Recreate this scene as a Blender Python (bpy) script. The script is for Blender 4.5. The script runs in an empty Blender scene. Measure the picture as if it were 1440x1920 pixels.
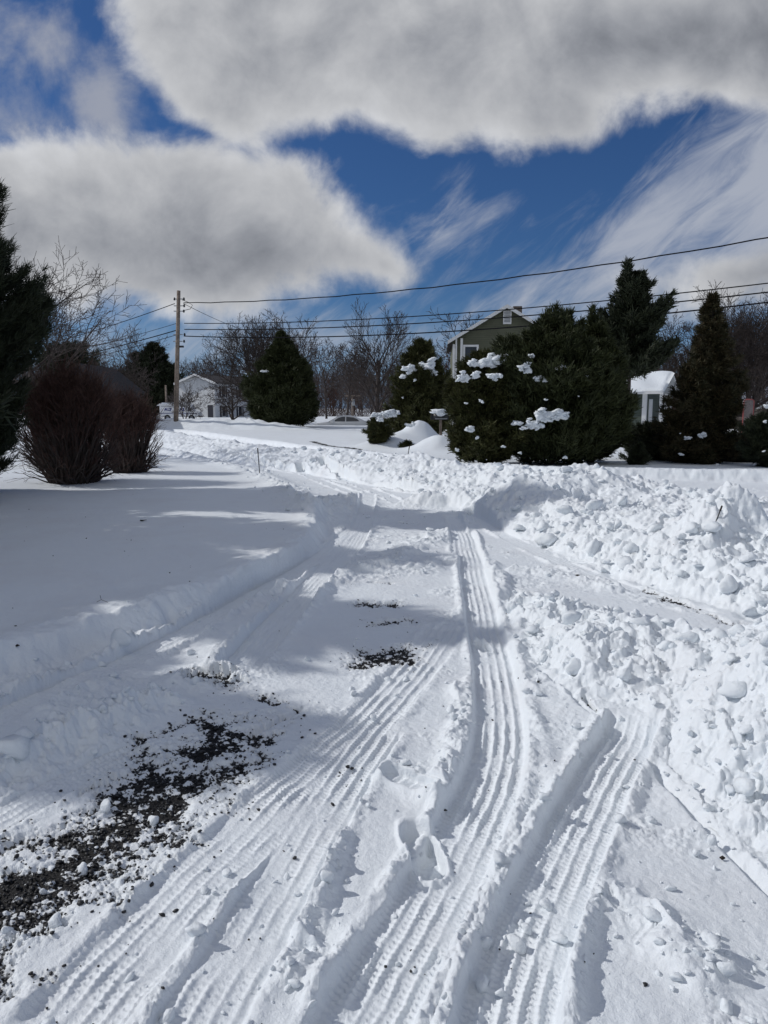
import bpy, math, random
import numpy as np
from mathutils import Vector, Matrix

# ------------------------------------------------------------------ camera
C = bpy.context.scene.collection
SC = bpy.context.scene
F = 1400.0; PITCH = math.radians(7.93); CAMZ = 1.6
cp, sp = math.cos(PITCH), math.sin(PITCH)
cd = bpy.data.cameras.new('camera'); cam = bpy.data.objects.new('camera', cd); C.objects.link(cam)
cd.sensor_fit = 'HORIZONTAL'; cd.sensor_width = 36; cd.lens = 36 * F / 1440
cd.clip_start = .05; cd.clip_end = 3000
cam.location = (0, 0, CAMZ); cam.rotation_euler = (math.pi / 2 - PITCH, 0, 0)
SC.camera = cam

# ------------------------------------------------------------------ exposure, sun
SC.view_settings.view_transform = 'Standard'; SC.view_settings.look = 'None'
SC.view_settings.exposure = 0.0; SC.view_settings.gamma = 1
SUN_EL = math.radians(35); SUN_AZ = math.radians(-75)      # azimuth from +Y, negative = to the left
sd = bpy.data.lights.new('sun', 'SUN'); sd.energy = 2.5; sd.angle = math.radians(.55); sd.color = (1, .97, .93)
sun = bpy.data.objects.new('sun', sd); C.objects.link(sun)
tosun = Vector((math.sin(SUN_AZ) * math.cos(SUN_EL), math.cos(SUN_AZ) * math.cos(SUN_EL), math.sin(SUN_EL)))
sun.rotation_euler = tosun.to_track_quat('Z', 'Y').to_euler(); sun.location = (-30, 10, 40)

# ------------------------------------------------------------------ node expression helper
class NT:
    def __init__(s, tree): s.t = tree; s.n = tree.nodes; s.l = tree.links
    def new(s, t, **k):
        n = s.n.new(t)
        for a, b in k.items(): setattr(n, a, b)
        return n
    def put(s, sock, v):
        if isinstance(v, bpy.types.NodeSocket): s.l.new(v, sock)
        elif v is not None: sock.default_value = v
    def m(s, op, a, b=None, c=None, clamp=False):
        n = s.new('ShaderNodeMath', operation=op, use_clamp=clamp)
        s.put(n.inputs[0], a); s.put(n.inputs[1], b); s.put(n.inputs[2], c)
        return n.outputs[0]
    def add(s, a, b): return s.m('ADD', a, b)
    def mul(s, a, b): return s.m('MULTIPLY', a, b)
    def noise(s, vec, scale, detail=4, rough=.55, dist=0, dim='3D'):
        n = s.new('ShaderNodeTexNoise', noise_dimensions=dim)
        if vec is not None: s.l.new(vec, n.inputs['Vector'])
        n.inputs['Scale'].default_value = scale; n.inputs['Detail'].default_value = detail
        n.inputs['Roughness'].default_value = rough; n.inputs['Distortion'].default_value = dist
        return n.outputs['Fac']
    def ramp(s, v, a, b, c=0, d=1, smooth=True):
        n = s.new('ShaderNodeMapRange', interpolation_type='SMOOTHSTEP' if smooth else 'LINEAR')
        s.put(n.inputs['Value'], v)
        for k, x in zip(('From Min', 'From Max', 'To Min', 'To Max'), (a, b, c, d)): s.put(n.inputs[k], x)
        return n.outputs[0]
    def mix(s, f, a, b):
        n = s.new('ShaderNodeMix', data_type='RGBA')
        s.put(n.inputs[0], f); s.put(n.inputs[6], a); s.put(n.inputs[7], b)
        return n.outputs[2]
    def comb(s, x, y, z):
        n = s.new('ShaderNodeCombineXYZ'); s.put(n.inputs[0], x); s.put(n.inputs[1], y); s.put(n.inputs[2], z); return n.outputs[0]

# ------------------------------------------------------------------ world: Nishita sky + clouds in direction space
W = bpy.data.worlds.new('World'); SC.world = W; W.use_nodes = True
w = NT(W.node_tree); w.n.clear()
SKYK = 0.085
out = w.new('ShaderNodeOutputWorld'); bg = w.new('ShaderNodeBackground'); bg.inputs[1].default_value = SKYK
w.l.new(bg.outputs[0], out.inputs[0])
sky = w.new('ShaderNodeTexSky', sky_type='NISHITA'); sky.sun_disc = False
sky.sun_elevation = SUN_EL; sky.sun_rotation = SUN_AZ
sky.air_density = 1.0; sky.dust_density = .3; sky.ozone_density = 2.5
tc = w.new('ShaderNodeTexCoord'); sx = w.new('ShaderNodeSeparateXYZ'); w.l.new(tc.outputs['Generated'], sx.inputs[0])
yy = w.m('MAXIMUM', w.m('ABSOLUTE', sx.outputs[1]), .12)
U = w.m('DIVIDE', sx.outputs[0], yy); V = w.m('DIVIDE', sx.outputs[2], yy)
uv = w.comb(U, V, 0.0)
def sky_uv(px, py):
    a = (px - 720) / F; b = (960 - py) / F
    y = cp + b * sp; z = -sp + b * cp
    return a / y, z / y
def blobs(lst, k=.12):
    acc = None
    for (px, py, rx, ry, rot) in lst:
        c = sky_uv(px, py)
        mp = w.new('ShaderNodeMapping', vector_type='TEXTURE')
        w.l.new(wuv, mp.inputs[0])
        mp.inputs[1].default_value = (c[0], c[1], 0); mp.inputs[2].default_value = (0, 0, math.radians(rot))
        mp.inputs[3].default_value = (rx / F, ry / F, 1)
        ln = w.new('ShaderNodeVectorMath', operation='LENGTH'); w.l.new(mp.outputs[0], ln.inputs[0])
        f = w.m('SUBTRACT', 1.0, ln.outputs['Value'])
        f = w.mul(f, min(rx, ry) / 120.0)
        acc = f if acc is None else w.m('SMOOTH_MAX', acc, f, k)
    return acc
# domain warp
nz = w.new('ShaderNodeTexNoise'); w.l.new(uv, nz.inputs['Vector']); nz.inputs['Scale'].default_value = 7; nz.inputs['Detail'].default_value = 5
vm = w.new('ShaderNodeVectorMath', operation='MULTIPLY_ADD'); w.l.new(nz.outputs['Color'], vm.inputs[0])
vm.inputs[1].default_value = (.10, .07, 0)
vadd = w.new('ShaderNodeVectorMath', operation='SUBTRACT'); w.l.new(uv, vadd.inputs[0]); vadd.inputs[1].default_value = (.05, .035, 0)
w.l.new(vadd.outputs[0], vm.inputs[2]); wuv = vm.outputs[0]
cum = blobs([(520, 20, 330, 200, 0), (860, 90, 380, 170, 0), (1250, 50, 420, 160, 6), (400, 140, 170, 110, -25), (1000, 170, 260, 90, 0), (640, 175, 260, 80, 0),
             (1600, 60, 400, 160, 0),
             (120, 400, 360, 165, 0), (400, 420, 300, 160, -8), (640, 470, 165, 75, -18), (300, 530, 380, 65, 0), (-200, 420, 300, 200, 0),
             (-700, 300, 400, 200, 0), (720, 495, 90, 50, -12), (1440, 520, 300, 60, 8), (2100, 250, 420, 220, 0)])
wisp1 = blobs([(100, 100, 110, 55, -30), (190, 180, 65, 95, 20), (30, 235, 110, 45, 0)])
cirr = blobs([(1300, 400, 470, 95, 35), (1480, 330, 260, 150, 30), (1200, 520, 330, 60, 10), (1420, 500, 260, 90, 0), (560, 640, 500, 40, 0), (870, 385, 34, 20, -10), (815, 428, 36, 16, 10)])
n1 = w.noise(uv, 8, 10, .60, .25); n1b = w.noise(uv, 3.2, 5, .5)
# streaky noise for cirrus: stretched along a diagonal
mps = w.new('ShaderNodeMapping', vector_type='TEXTURE'); w.l.new(uv, mps.inputs[0])
mps.inputs[2].default_value = (0, 0, math.radians(38)); mps.inputs[3].default_value = (.5, .13, 1)
n2 = w.noise(mps.outputs[0], 3.5, 8, .62, .6)
over = w.ramp(sx.outputs[2], .50, .72, 0, .80)  # cloud cover overhead, out of view, added to lift ambient light in the shade
cum = w.m('MAXIMUM', cum, -.9)
behind = w.ramp(sx.outputs[1], .25, -.1, 0, .55)  # unseen cloud cover behind the camera, added for more neutral fill light
cum = w.add(cum, w.add(over, behind))
d_c = w.add(w.add(cum, w.mul(w.m('SUBTRACT', n1, .5), 1.15)), w.mul(w.m('SUBTRACT', n1b, .5), .5))
a_c = w.ramp(d_c, -.08, .36)
rim = w.ramp(d_c, .08, .60, .09, 0)
d_w = w.add(wisp1, w.mul(w.m('SUBTRACT', n1, .5), 2.4)); a_w = w.ramp(d_w, -.35, .55, 0, .85)
d_s = w.add(cirr, w.mul(w.m('SUBTRACT', n2, .5), 2.4)); a_s = w.ramp(d_s, -.35, 1.0, 0, .85)
# relief: density against density towards the sun
offv = w.new('ShaderNodeVectorMath', operation='ADD'); w.l.new(uv, offv.inputs[0]); offv.inputs[1].default_value = (-.035, .03, 0)
n1o = w.noise(offv.outputs[0], 8, 7, .56, .25)
n3 = w.noise(uv, 4.5, 6, .55, .3)
relief = w.mul(w.m('SUBTRACT', n1, n1o), .48)
thick = w.ramp(d_c, .15, 1.3)
# grey undersides of the left cloud and right bank, in direction space
gd = blobs([(470, 500, 300, 75, -5), (250, 480, 210, 60, 0), (1330, 90, 320, 90, 0), (-500, 400, 300, 120, 0), (1450, 520, 200, 60, 0)])
gd = w.m('MAXIMUM', gd, -1.5)
gd = w.ramp(w.add(gd, w.mul(w.m('SUBTRACT', n3, .5), 1.1)), -.35, .75)
br = w.add(w.m('SUBTRACT', .51, w.mul(thick, .10)), relief)
br = w.add(br, w.mul(w.m('SUBTRACT', n3, .5), .36))
br = w.add(br, rim)
br = w.m('SUBTRACT', br, w.mul(gd, .19))
br = w.m('MAXIMUM', br, .13)
ccol = w.mix(w.ramp(br, .15, .55), (.90, .96, 1.10, 1), (.98, 1.0, 1.045, 1))
vs = w.new('ShaderNodeVectorMath', operation='SCALE'); w.l.new(ccol, vs.inputs[0]); w.l.new(w.mul(br, 1 / SKYK), vs.inputs['Scale'])
skc = w.new('ShaderNodeVectorMath', operation='MULTIPLY'); w.l.new(sky.outputs[0], skc.inputs[0]); skc.inputs[1].default_value = (.24, .40, .64)
wc = w.new('ShaderNodeVectorMath', operation='SCALE'); wc.inputs[0].default_value = (.43, .46, .53); wc.inputs['Scale'].default_value = 1 / SKYK
hz = w.ramp(sx.outputs[2], -.02, .16, .75, 0)
hzc = w.new('ShaderNodeVectorMath', operation='SCALE'); hzc.inputs[0].default_value = (.20, .30, .47); hzc.inputs['Scale'].default_value = 1 / SKYK
col = w.mix(hz, skc.outputs[0], hzc.outputs[0])
col = w.mix(a_s, col, wc.outputs[0])
wc2 = w.new('ShaderNodeVectorMath', operation='SCALE'); wc2.inputs[0].default_value = (.36, .38, .44); wc2.inputs['Scale'].default_value = 1 / SKYK
col = w.mix(a_w, col, wc2.outputs[0])
col = w.mix(a_c, col, vs.outputs[0])
w.l.new(col, bg.inputs[0])
try: W.cycles.sampling_method = 'MANUAL'; W.cycles.sample_map_resolution = 512
except Exception: pass

# ------------------------------------------------------------------ pixel -> world estimates (used to choose real positions)
def ray(px, py):
    a = (px - 720) / F; b = (960 - py) / F
    return a, cp + b * sp, -sp + b * cp
def at(px, py, D):
    a, y, z = ray(px, py); k = D / y
    return Vector((a * k, D, CAMZ + z * k))
def gnd(px, py, z=0.0):
    a, y, zz = ray(px, py); k = (z - CAMZ) / zz
    return (a * k, y * k)

# ------------------------------------------------------------------ numpy noise
def _h(ix, iy, seed):
    h = (ix.astype(np.int64) * 374761393 + iy.astype(np.int64) * 668265263 + seed * 974634777) & 0xffffffff
    h = ((h ^ (h >> 13)) * 1274126177) & 0xffffffff
    h = ((h ^ (h >> 16)) * 2246822519) & 0xffffffff
    return ((h ^ (h >> 15)) & 0xffffff).astype(np.float32) / np.float32(0xffffff)
def vn(x, y, s):
    xi = np.floor(x); yi = np.floor(y); fx = (x - xi).astype(np.float32); fy = (y - yi).astype(np.float32)
    xi = xi.astype(np.int64); yi = yi.astype(np.int64)
    fx = fx * fx * fx * (fx * (fx * 6 - 15) + 10); fy = fy * fy * fy * (fy * (fy * 6 - 15) + 10)
    a = _h(xi, yi, s); b = _h(xi + 1, yi, s); c = _h(xi, yi + 1, s); d = _h(xi + 1, yi + 1, s)
    return ((a + (b - a) * fx) * (1 - fy) + (c + (d - c) * fx) * fy) * 2 - 1
def fbm(x, y, cell, octs, s, gain=.5):
    r = 0; a = 1.0; t = 0; k = 1.0 / cell
    for i in range(octs):
        ca, sa = math.cos(i * 1.1 + s), math.sin(i * 1.1 + s)
        r = r + a * vn((x * ca - y * sa) * k + 17.3 * i, (x * sa + y * ca) * k - 9.1 * i, s + i * 31)
        t += a; a *= gain; k *= 2.03
    return r / t
def caps(x, y, cell, seed, dens=.9, flat=.8):
    """rounded lumps, one per cell, the highest wins; height in units of the cell"""
    wx = x / cell + .35 * vn(x / cell * 1.3, y / cell * 1.3, seed + 5); wy = y / cell + .35 * vn(x / cell * 1.3 + 40, y / cell * 1.3, seed + 6)
    xi = np.floor(wx).astype(np.int64); yi = np.floor(wy).astype(np.int64)
    best = np.zeros(x.shape, np.float32)
    for dx in (-1, 0, 1):
        for dy in (-1, 0, 1):
            cx = xi + dx; cy = yi + dy
            px = cx + _h(cx, cy, seed); py = cy + _h(cx, cy, seed + 1)
            r = .30 + .55 * _h(cx, cy, seed + 2)
            on = _h(cx, cy, seed + 3) < dens
            tx = (_h(cx, cy, seed + 7) - .5) * 1.1; ty = (_h(cx, cy, seed + 8) - .5) * 1.1
            ex = wx - px; ey = wy - py
            q = 1 - (ex * ex + ey * ey) / (r * r)
            hh = np.where(on & (q > 0), r * flat * np.maximum(q, 0) ** .62 * (1 + tx * ex / r + ty * ey / r) * (.6 + .4 * _h(cx, cy, seed + 4)), 0)
            best = np.maximum(best, hh)
    return best
def ss(a, b, x):
    t = np.clip((x - a) / (b - a), 0, 1); return t * t * (3 - 2 * t)

def smooth_line(pts, step=.12):
    P = [np.array(p, float) for p in pts]
    P = [2 * P[0] - P[1]] + P + [2 * P[-1] - P[-2]]
    o = []
    for i in range(1, len(P) - 2):
        a, b, c, d = P[i - 1:i + 3]
        n = max(1, int(np.linalg.norm((c - b)[:2]) / step))
        for k in range(n):
            t = k / n
            o.append(.5 * ((2 * b) + (c - a) * t + (2 * a - 5 * b + 4 * c - d) * t * t + (3 * b - a - 3 * c + d) * t ** 3))
    o.append(P[-2]); return np.array(o)
def along(X, Y, pts, pad, step=.12):
    """indices near a polyline with arclength u, signed offset v (+ right), interpolated third column and end distance"""
    L = smooth_line(pts, step)
    m = (X > L[:, 0].min() - pad) & (X < L[:, 0].max() + pad) & (Y > L[:, 1].min() - pad) & (Y < L[:, 1].max() + pad)
    idx = np.nonzero(m)[0]
    if len(idx) == 0: return idx, None, None, None
    x = X[idx]; y = Y[idx]
    bd = np.full(len(idx), 1e9, np.float32); bu = np.zeros(len(idx), np.float32); bv = np.zeros(len(idx), np.float32); bh = np.zeros(len(idx), np.float32)
    acc = 0
    for i in range(len(L) - 1):
        a = L[i]; b = L[i + 1]; e = (b - a)[:2]; ln = math.hypot(*e)
        if ln < 1e-6: continue
        s = np.nonzero((np.abs(x - (a[0] + b[0]) / 2) < pad + ln) & (np.abs(y - (a[1] + b[1]) / 2) < pad + ln))[0]
        if len(s):
            rx = x[s] - a[0]; ry = y[s] - a[1]
            t = (rx * e[0] + ry * e[1]) / ln; tc_ = np.clip(t, 0, ln)
            qx = rx - e[0] / ln * tc_; qy = ry - e[1] / ln * tc_
            d = np.sqrt(qx * qx + qy * qy)
            up_ = d < bd[s]; k = s[up_]
            bd[k] = d[up_]; bu[k] = (acc + tc_)[up_]
            cr = (e[1] * rx - e[0] * ry) / ln
            bv[k] = (np.sign(cr) * d)[up_]
            if L.shape[1] > 2: bh[k] = (a[2] + (b[2] - a[2]) * tc_ / ln)[up_]
        acc += ln
    g = bd < pad
    return idx[g], bu[g], bv[g], bh[g], acc
def polysd(X, Y, poly):
    """signed distance to polygon, positive inside"""
    n = len(poly); d2 = np.full(X.shape, 1e12, np.float32); ins = np.zeros(X.shape, bool)
    for i in range(n):
        ax, ay = poly[i]; bx, by = poly[(i + 1) % n]
        ex, ey = bx - ax, by - ay; l2 = ex * ex + ey * ey
        rx = X - ax; ry = Y - ay
        t = np.clip((rx * ex + ry * ey) / l2, 0, 1)
        d2 = np.minimum(d2, (rx - ex * t) ** 2 + (ry - ey * t) ** 2)
        c = (ay > Y) != (by > Y)
        if abs(by - ay) > 1e-9: ins ^= c & (X < (bx - ax) * (Y - ay) / (by - ay) + ax)
    d = np.sqrt(d2); return np.where(ins, d, -d)
def G(*pp, z=0.0): return [gnd(a, b, z) for a, b in pp]

# ------------------------------------------------------------------ the ground's height
PLOW = G((-250, 1350), (0, 1280), (150, 1237), (300, 1190), (420, 1150), (500, 1110), (570, 1065), (598, 1035), (612, 1000), (612, 970)) + G((590, 948), (555, 922), (515, 898), (465, 872), (400, 853), (330, 844), z=.2) \
    + [(-13, 33), (-22, 46), (-50, 78), (-45, 84), (-15, 47), (-9.5, 36)] \
    + G((430, 845), (560, 865), (700, 892), (800, 915), (872, 948), (930, 990), (1000, 1030), (1120, 1078), (1250, 1122), (1440, 1182)) \
    + [(4.6, 2.5), (5.5, 0), (5, -6), (-3.2, -6), (-4.5, 1.5)]
ISLE = G((958, 1112), (948, 1150), (955, 1200), (1010, 1272), (1075, 1315), (1130, 1325), (1180, 1290), (1248, 1285), (1268, 1370), (1238, 1455), (1330, 1560), (1440, 1650)) \
    + [(1.9, 1.2), (2.6, -2), (5, -2), (4.2, 2.4), (3.2, 3.3), (2.6, 4.25), (1.95, 5.2), (1.35, 6.0)]
LANE2 = [(30, -3), (30, 9.5), (13.5, 15.2), (8.5, 16.6), (4.6, 17.6), (2.2, 20.5), (-.5, 25.5), (-4.5, 33), (-12, 46), (-45, 86), (-48, 82), (-15, 42),
         (-8.5, 33), (-4.2, 26), (-1.2, 21.5), (1.2, 17.2), (3.0, 14), (4.2, 11.2), (6, 9.2), (9, 6.0), (14, -3)]
CREST = [(-46, 80, .45), (-15.5, 46, .42), (-11.5, 40, .42), (-7.3, 32, .42), (-4.0, 26, .44), (-1.2, 21.2, .50), (.9, 17.0, .54), (2.3, 13.6, .46), (3.2, 11.0, .42), (3.9, 9.3, .40), (4.5, 7.9, .42), (5.6, 6.0, .48), (8.0, 3.2, .5), (12, -2, .5)]
CREST3 = [(-26, 60, .7), (-19, 54.5, .85), (-14.5, 52.5, .85), (-9.5, 51.5, .75), (-5, 50, .3)]
CREST2 = [(1.55, 13.6, .22), (2.1, 10.9, .30), (2.75, 8.9, .36), (3.5, 7.2, .36), (4.4, 5.6, .42), (6.5, 2.5, .55)]
MOUNDS = [  # x, y, radius x, radius y, height, chunky
    (*at(762, 800, 31)[:2], 1.5, 1.2, .42, 0), (*at(790, 800, 31.5)[:2], .75, .85, .85, 0), (*at(735, 800, 30)[:2], 1.3, 1.2, .30, 0), (*at(822, 800, 28.0)[:2], .9, .8, .62, 0),
    (3.24, 7.15, .34, .32, .40, 1), (3.02, 7.0, .14, .16, .10, 1), (3.45, 7.05, .2, .2, .12, 1), (3.15, 6.8, .1, .1, .1, 1), (2.0, 10.7, .7, .6, .22, 1), (2.9, 11.1, .9, .6, .22, 1),
    (.55, 12.0, .3, .2, .15, 1), (.95, 11.9, .34, .2, .17, 1), (1.25, 11.7, .2, .2, .12, 1),
    (-.75, 11.5, .35, .5, .15, 1), (-.45, 12.0, .3, .35, .12, 1), (-.95, 10.6, .3, .5, .10, 1),
    (1.85, 3.55, .5, .45, .16, 1), (1.5, 4.1, .5, .4, .10, 1), (2.2, 3.1, .5, .5, .12, 1)]
TR = []   # tyre tracks: points, half width, floor height, rib count, rib amp, berm left, berm right
def trk(pts, hw=.115, z=.012, ribs=5, amp=.013, bl=.02, br_=.02, end=.15): TR.append((G(*pts), hw, z, ribs, amp, bl, br_, end))
trk([(690, 922), (688, 950), (680, 985), (655, 1030), (610, 1080), (545, 1150), (480, 1225), (445, 1270)], .13, .02, 6, .008, .02, .03)
trk([(668, 990), (600, 1050), (500, 1110), (380, 1180), (240, 1250), (60, 1330), (-80, 1390)], .10, .03, 4, .006, .02, .02)
trk([(846, 968), (858, 1000), (868, 1045)], .11, .02, 5, .010, .02, .02)
trk([(868, 1000), (882, 1050), (893, 1110), (908, 1180), (925, 1260), (935, 1340), (932, 1420), (912, 1490), (880, 1560), (838, 1640), (790, 1725), (735, 1820), (675, 1930), (620, 2050)], .125, .0, 5, .015, .035, .03, .1)
trk([(1195, 1362), (1172, 1400), (1135, 1460), (1100, 1530), (1062, 1610), (1025, 1690), (985, 1790), (955, 1900), (930, 2040)], .125, .0, 5, .014, .02, .04, .22)
trk([(838, 1180), (800, 1235), (745, 1300), (690, 1360), (610, 1435), (520, 1520), (420, 1620), (310, 1735), (200, 1850), (90, 1980)], .135, .018, 5, .014, .008, .015, .1)
trk([(720, 1375), (655, 1460), (600, 1550), (545, 1650), (480, 1760), (400, 1890), (330, 2020)], .11, .014, 4, .013, .02, .03, .1)
trk([(320, 1395), (230, 1430), (120, 1485), (0, 1550), (-140, 1640)], .085, .02, 4, .012, .01, .01)
trk([(600, 872), (650, 895), (700, 918), (760, 950)], .12, .02, 4, .012, .03, .03)
trk([(560, 872), (620, 905), (670, 925)], .12, .02, 4, .010, .03, .03)
trk([(440, 850), (560, 878), (680, 905), (790, 925)], .12, .02, 3, .008, .04, .04)
trk([(870, 965), (950, 1010), (1050, 1060), (1180, 1110), (1330, 1160)], .10, .02, 4, .006, .01, .02)
RIDG = [  # small berms: points, half width, height, chunkiness
    (G((985, 1290), (1002, 1350), (1018, 1420), (1040, 1490)), .045, .035, .25), (G((965, 1130), (975, 1200), (985, 1290)), .05, .05, .4),
    (G((1232, 1330), (1205, 1400), (1165, 1500), (1120, 1610), (1088, 1720), (1072, 1820), (1060, 1960)), .045, .055, .12),
    (G((885, 1080), (940, 1090), (935, 1130)), .08, .10, .3), (G((925, 1060), (925, 1100)), .06, .08, .3),
    (G((-100, 1500), (0, 1455), (70, 1440), (140, 1410), (230, 1365), (330, 1310)), .12, .15, 1.5),
    (G((330, 1310), (420, 1255), (480, 1200), (560, 1140), (650, 1082)), .15, .09, .9),
    (G((-100, 1370), (60, 1310), (250, 1230), (420, 1160), (540, 1100)), .12, .09, 1.2),
    (G((300, 1180), (180, 1290), (60, 1360)), .14, .05, .8),
    (G((860, 1290), (850, 1380), (830, 1480), (800, 1540)), .05, .035, .9), (G((1040, 1560), (1080, 1480), (1130, 1400)), .05, .04, .7),
    (G((640, 1500), (620, 1600), (560, 1760), (540, 1900)), .07, .03, .9), (G((1000, 1620), (940, 1740), (880, 1900)), .10, .03, .8),
    (G((720, 1450), (800, 1500), (830, 1530)), .07, .03, .3), (G((1085, 1700), (1180, 1720), (1300, 1830), (1400, 1900)), .10, .045, .8),
    (G((680, 1080), (760, 1040), (850, 1000)), .22, .09, .9), (G((720, 1060), (780, 1075), (850, 1050)), .16, .07, .9),
    (G((940, 1075), (1050, 1090), (1180, 1118)), .12, .05, .9)]
def asphalt_field(X, Y):
    A = np.full(X.shape, -1.0, np.float32)
    for pts, wd in ((G((-120, 1800), (20, 1700), (130, 1620), (240, 1540), (340, 1450), (430, 1380)), .26), (G((250, 1560), (370, 1480), (440, 1440)), .14),
                    (G((-60, 1700), (60, 1660), (180, 1600)), .15), (G((270, 1395), (330, 1370), (360, 1360)), .07),
                    (G((370, 1275), (430, 1290)), .12), (G((488, 1318), (522, 1326)), .055), (G((680, 1252), (720, 1245), (758, 1236)), .12), (G((712, 1232), (752, 1228), (750, 1244)), .16),
                    (G((680, 1138), (735, 1140)), .10), (G((700, 1098), (730, 1100)), .035), (G((700, 1178), (765, 1168)), .09), (G((540, 1335), (570, 1340)), .015),
                    (G((1095, 1330), (1120, 1355)), .014), (G((850, 964), (866, 966)), .06), (G((755, 982), (765, 983)), .05),
                    (G((1200, 1110), (1262, 1130), (1380, 1182)), .045), (G((1240, 1128), (1265, 1131)), .09), (G((1380, 1178), (1405, 1186)), .06),
                    (G((585, 828), (640, 840), (735, 852), (820, 872)), .22), ):
        r = along(X, Y, pts, wd * 2.4)
        if len(r[0]):
            A[r[0]] = np.maximum(A[r[0]], (1 - np.abs(r[2]) / wd) * (1 if wd > .1 else .8))
    return A
def height(X, Y, want=False):
    X = np.asarray(X, np.float32); Y = np.asarray(Y, np.float32)
    R = np.sqrt(X * X + Y * Y)
    z = -.22 * ss(11, 24, Y) + .22 * ss(30, 55, Y) + .02 * fbm(X, Y, 6, 2, 3) * ss(3, 9, R)
    z = z + .5 * fbm(X, Y, 70, 2, 8) * ss(60, 140, R)
    jit = .10 * fbm(X, Y, .8, 3, 21) + .035 * fbm(X, Y, .12, 2, 22)
    sdp = polysd(X, Y, PLOW) + jit * .6
    sl = polysd(X, Y, LANE2) + jit
    plow = np.maximum(ss(-.13, .06, sdp), ss(-.2, .15, sl))
    lawn = .30 - .09 * ss(3, 0, X)  - .11 * ss(12, 16, Y) * ss(0, 3, X) + .03 * fbm(X, Y, 3.0, 3, 5) - .07 * np.exp(-((X + 5.4) ** 2 + (Y - 13.5) ** 2) / 2.0)
    flatn = .031 + .012 * fbm(X, Y, .5, 3, 11)
    rgt = (X > .9) & (Y < 16) & (Y > 1) & (sdp < .1)
    lawn = np.where(rgt, lawn * ss(0, .6, -sdp), lawn)
    h = lawn * (1 - plow) + flatn * plow
    chunk = np.zeros(X.shape, np.float32)
    # crumbly rim along lawn edges
    rim = np.exp(-((sdp + .22) / .16) ** 2); h += .022 * rim * (1 + 2 * fbm(X, Y, .3, 4, 12)); h += .05 * np.exp(-((sdp + .05) / .12) ** 2) * fbm(X, Y, .25, 4, 14); chunk += .40 * np.exp(-((sdp + .17) / .09) ** 2) * ss(-.3, .4, fbm(X, Y, .35, 3, 13))
    rim2 = np.exp(-((sl + .3) / .3) ** 2) * (Y < 70); h += .10 * rim2; chunk += .35 * rim2
    # street-side rim of the left lawn (rougher ridge)
    r = along(X, Y, [(*gnd(590, 950, .2), .03), (*gnd(545, 908, .2), .06), (*gnd(485, 870, .2), .10), (*gnd(390, 848, .2), .17), (-9.4, 30, .25), (-22, 46, .3)], 1.3, .3)
    if len(r[0]):
        p = np.exp(-(r[2] / .42) ** 2); h[r[0]] += p * r[3]; chunk[r[0]] += p * .8
    # big banks
    for line, wl, wr in ((CREST, 1.15, 1.5), (CREST2, .8, .9), (CREST3, 2.0, 2.0)):
        r = along(X, Y, line, 3.0, .3)
        if len(r[0]):
            v = r[2] + .25 * fbm(X[r[0]], Y[r[0]], 1.1, 3, 33)
            wd = np.where(v > 0, wr, wl)     # left of the line is the far side
            p = np.clip(1 - np.abs(v) / wd, 0, 1); p = p ** .8
            hh = (z[r[0]] * 0 + r[3]) * p * (1 + .22 * fbm(X[r[0]], Y[r[0]], .9, 2, 34))
            h[r[0]] = np.maximum(h[r[0]], hh + .05 * (p > 0)); chunk[r[0]] = np.maximum(chunk[r[0]], ss(.0, .25, p))
    # wide rubble apron between the plowed lane and the banks
    ap = ss(-.02, .7, -sdp) * ss(.1, -.6, sl) * ss(1.0, 1.5, X) * (Y > 1) * (Y < 15)
    h = np.maximum(h, ap * (.27 + .08 * fbm(X, Y, 1.2, 3, 41))); chunk = np.maximum(chunk, ss(.0, .15, -sdp) * (ap > .02))
    # the near bank
    si = polysd(X, Y, ISLE) + .09 * fbm(X, Y, .5, 3, 51)
    isl = np.clip(si / .8, 0, 1) ** 1.0
    hi = .015 + .42 * isl * (1 + .18 * fbm(X, Y, .6, 3, 52)) * (.30 + .70 * ss(6.0, 3.6, Y))
    h = np.where(si > -.02, np.maximum(h, hi * ss(-.02, .05, si) + h * (1 - ss(-.02, .05, si))), h)
    chunk = np.maximum(chunk, ss(-.04, .12, si))
    spill = np.exp(-np.clip(-si, 0, 9) / .09) * (si < 0); chunk = np.maximum(chunk, spill * .5 * ss(-.5, .3, fbm(X, Y, .2, 2, 53)))
    for (mx, my, rx, ry, mh, ck) in MOUNDS:
        g = np.exp(-(((X - mx) / rx) ** 2 + ((Y - my) / ry) ** 2))
        h = h + mh * g * (1 + .12 * fbm(X, Y, rx * .7, 2, 61)); 
        if ck: chunk = np.maximum(chunk, np.minimum(1, g * 1.6))
        else: chunk = chunk * (1 - np.minimum(1, g * 1.8))
    for pts, hw, hh, ck in RIDG:
        r = along(X, Y, pts, hw * 2.6)
        if len(r[0]):
            x_, y_ = X[r[0]], Y[r[0]]
            v = r[2] + hw * .5 * fbm(x_, y_, .15, 2, 71)
            e = ss(0, .12, r[1]) * ss(0, .12, r[4] - r[1])
            p = np.exp(-(v / hw) ** 2) * e
            h[r[0]] += .5 * hh * p * (1 + .3 * fbm(x_, y_, .18, 2, 72)); chunk[r[0]] = np.maximum(chunk[r[0]], np.minimum(1, ck * .62 * np.minimum(1, p * 1.3)))
    # crumbs lying about on the plowed surface
    crumb = ss(.0, .45, fbm(X, Y, .55, 4, 81) + .12) * plow
    smooth = np.ones(X.shape, np.float32)
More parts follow.
